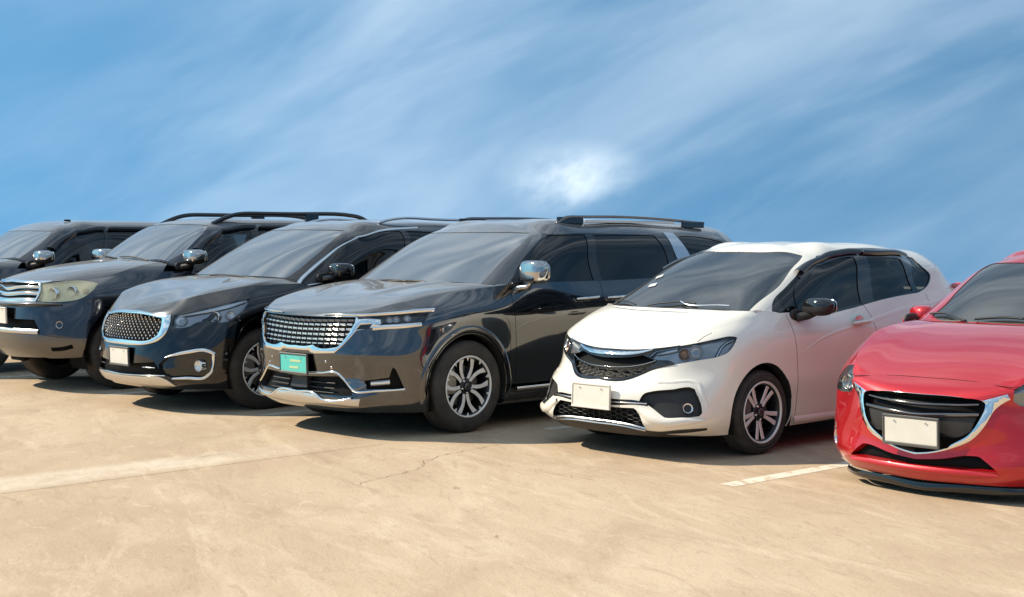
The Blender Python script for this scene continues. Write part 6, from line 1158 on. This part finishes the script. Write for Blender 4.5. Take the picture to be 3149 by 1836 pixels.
# ---------------------------------------------------------------- ground
def ground_material(name, paint=None, lo=.3, hi=.5, cover=1.):
    """sun-bleached concrete; with paint: worn road paint lying on the same concrete"""
    m = bpy.data.materials.new(name); m.use_nodes = True; t = m.node_tree; b = t.nodes['Principled BSDF']; b.inputs['Roughness'].default_value = .88; b.inputs['Specular IOR Level'].default_value = .2
    g = nd(t, 'ShaderNodeTexCoord')
    def noise(scale, detail, rough=.55, stretch=(1, 1, 1), rot=0, dist=0., seed=0.):
        r_ = nd(t, 'ShaderNodeMapping'); lk(t, g.outputs['Object'], r_.inputs[0]); r_.inputs['Rotation'].default_value = (0, 0, rot)
        mp = nd(t, 'ShaderNodeMapping'); lk(t, r_.outputs[0], mp.inputs[0]); mp.inputs['Scale'].default_value = stretch; mp.inputs['Location'].default_value = (seed, seed*.6, 0)
        n = nd(t, 'ShaderNodeTexNoise'); n.inputs['Scale'].default_value = scale; n.inputs['Detail'].default_value = detail; n.inputs['Roughness'].default_value = rough; n.inputs['Distortion'].default_value = dist; lk(t, mp.outputs[0], n.inputs['Vector']); return n.outputs['Fac']
    def ramp(f, lo, hi, a=0., b_=1.):
        r = nd(t, 'ShaderNodeMapRange'); lk(t, f, r.inputs[0]); r.inputs[1].default_value = lo; r.inputs[2].default_value = hi; r.inputs[3].default_value = a; r.inputs[4].default_value = b_; return r.outputs[0]
    def mix(f, A, B):
        x = nd(t, 'ShaderNodeMix', data_type='RGBA'); lk(t, f, x.inputs['Factor'])
        for s, v in (('A', A), ('B', B)):
            if isinstance(v, tuple): x.inputs[s].default_value = (*v, 1)
            else: lk(t, v, x.inputs[s])
        return x.outputs['Result']
    W1, W2 = math.radians(68), math.radians(80)            # brushed and driven directions of the slab
    c = mix(ramp(noise(.22, 5, .55), .38, .62), (0.479, 0.352, 0.237), (0.566, 0.439, 0.304))
    c = mix(ramp(noise(.9, 9, .62, (.7, 1.3, 1), W2, 1.0, 3.), .44, .68, 0, .7), c, (0.408, 0.294, 0.195))
    c = mix(ramp(noise(1.6, 10, .66, (.45, 1.5, 1), W1, 1.4, 7.), .52, .66, 0, .6), c, (0.632, 0.505, 0.356))
    c = mix(ramp(noise(3.4, 10, .70, (.40, 1.5, 1), W1, 1.8, 1.), .54, .68, 0, .55), c, (0.352, 0.250, 0.162))
    c = mix(ramp(noise(6.5, 9, .72, (.40, 1.4, 1), W1, 1.2, 5.), .57, .70, 0, .6), c, (0.653, 0.530, 0.380))
    c = mix(ramp(noise(22, 6, .75, (.5, 1.2, 1), W2, .5, 2.), .54, .72, 0, .5), c, (0.326, 0.237, 0.157))
    c = mix(ramp(noise(75, 4, .75, (.45, 1.2, 1), W2), .50, .75, 0, .45), c, (0.306, 0.230, 0.157))
    c = mix(ramp(noise(5.5, 3, .5, (.6, 1.3, 1), W2, 0, 9.), .735, .76, 0, .55), c, (.20, .145, .105))
    if paint:
        at = nd(t, 'ShaderNodeAttribute', attribute_name='edge')
        f = ramp(noise(5.5, 10, .70, (.6, 1.3, 1), W2, .6, 4.), lo, hi, 0, cover)
        mu = nd(t, 'ShaderNodeMath', operation='MULTIPLY'); lk(t, f, mu.inputs[0]); lk(t, at.outputs['Fac'], mu.inputs[1])
        c = mix(mu.outputs[0], c, paint)
    lk(t, c, b.inputs['Base Color'])
    bp = nd(t, 'ShaderNodeBump'); bp.inputs['Strength'].default_value = .55; bp.inputs['Distance'].default_value = .006
    lk(t, noise(38, 7, .72, (.6, 1.2, 1), W2), bp.inputs['Height']); lk(t, bp.outputs[0], b.inputs['Normal'])
    M[name] = m
ground_material('concrete'); ground_material('old_paint', (.74, .66, .54), .36, .50, .92); ground_material('worn_band', (.68, .57, .45), .22, .60, .75)
mat('sticker', (.55, .56, .55), .4)
def car_to_world(k, x, y):
    X, Y, th = CAR[k]['pose']; th = math.radians(th); f = (-math.sin(th), -math.cos(th)); l = (math.cos(th), -math.sin(th))
    return X + x*f[0] + y*l[0], Y + x*f[1] + y*l[1]
me = bpy.data.meshes.new('parking_lot'); G0 = [(-120, -90), (120, -90), (120, 34), (-120, 34)]
V = [(x, y, 0) for x, y in G0] + [(x, y, -3) for x, y in G0]
me.from_pydata(V, [], [(0, 1, 2, 3), (0, 4, 5, 1), (1, 5, 6, 2), (2, 6, 7, 3), (3, 7, 4, 0)]); me.materials.append(M['concrete'])
lot = bpy.data.objects.new('parking_lot', me); COL.objects.link(lot); lot['kind'] = 'structure'
def painted_line(name, k, y, x0, x1, w, mt, z, lean=0.):
    n = 24; V = []; E = []
    for i in range(n+1):
        x = x0 + (x1-x0)*i/n; yy = y + lean*(x-x0)
        for j, f in enumerate((-.5, -.22, .22, .5) if mt == 'worn_band' else (-.5, -.4, .4, .5)):
            a, b = car_to_world(k, x, yy + w*f + random.uniform(-.006, .006)*(j in (0, 3))); V.append((a, b, z))
            E.append((0 if j in (0, 3) and mt == 'worn_band' else 1) * min(1, (i if mt == 'worn_band' else 9)/5) * min(1, (n-i)/5 if mt == 'worn_band' else 1))
    F = [(i*4+j, i*4+j+1, i*4+j+5, i*4+j+4) for i in range(n) for j in range(3)]
    F = [f[::-1] for f in F]
    me = bpy.data.meshes.new(name); me.from_pydata(V, [], F); me.materials.append(M[mt])
    at = me.attributes.new('edge', 'FLOAT', 'POINT'); at.data.foreach_set('value', E)
    o = bpy.data.objects.new(name, me); COL.objects.link(o); o['kind'] = 'structure'; return o
painted_line('parking_line', 5, 1.46, 1.20, -4.2, .13, 'old_paint', .0015)
painted_line('parking_line', 4, 1.24, -.6, -4.2, .11, 'old_paint', .0015)
painted_line('parking_line', 3, 1.30, .30, -4.2, .11, 'old_paint', .0015)
painted_line('parking_line', 2, 1.25, .40, -4.2, .11, 'old_paint', .0015)
painted_line('parking_line', 2, -1.25, .40, -4.2, .11, 'old_paint', .0015)
painted_line('worn_stripe', 4, .86, 9.0, .9, .62, 'worn_band', .0012, .022)
def crack(pts, k, w=.0026):
    P = [car_to_world(k, *p) for p in pts]; Q = []
    for a, b in zip(P, P[1:]):
        m = max(2, int(math.dist(a, b)/.05))
        for i in range(m): Q.append((a[0]+(b[0]-a[0])*i/m+random.gauss(0, .012), a[1]+(b[1]-a[1])*i/m+random.gauss(0, .012)))
    Q.append(P[-1]); V = []; n = len(Q)
    for i, q in enumerate(Q):
        a, b = Q[max(0, i-1)], Q[min(n-1, i+1)]; d = math.dist(a, b)+1e-6; nx, ny = -(b[1]-a[1])/d, (b[0]-a[0])/d
        ww = w*random.uniform(.3, 1.2)*min(1, i/3, (n-1-i)/3)+.0004; V += [(q[0]+nx*ww, q[1]+ny*ww, .003), (q[0]-nx*ww, q[1]-ny*ww, .003)]
    me = bpy.data.meshes.new('ground_crack'); me.from_pydata(V, [], [(2*i, 2*i+1, 2*i+3, 2*i+2) for i in range(n-1)]); me.materials.append(M['crack'])
    o = bpy.data.objects.new('ground_crack', me); COL.objects.link(o); o['kind'] = 'structure'
mat('crack', (.26, .19, .13), .9)
crack([(2.30, 2.30), (1.95, 2.22), (1.48, 2.085), (1.25, 1.86), (.94, 1.715), (.55, 1.66), (.176, 1.588)], 4)
crack([(2.5, .60), (2.16, .58), (1.8, .64), (1.5, .66)], 4, .0018)
crack([(1.75, -1.3), (1.6, -.6), (1.72, .1), (1.65, .9)], 5, .002)
for k in (1, 2, 3, 4, 5, 6): build(k)
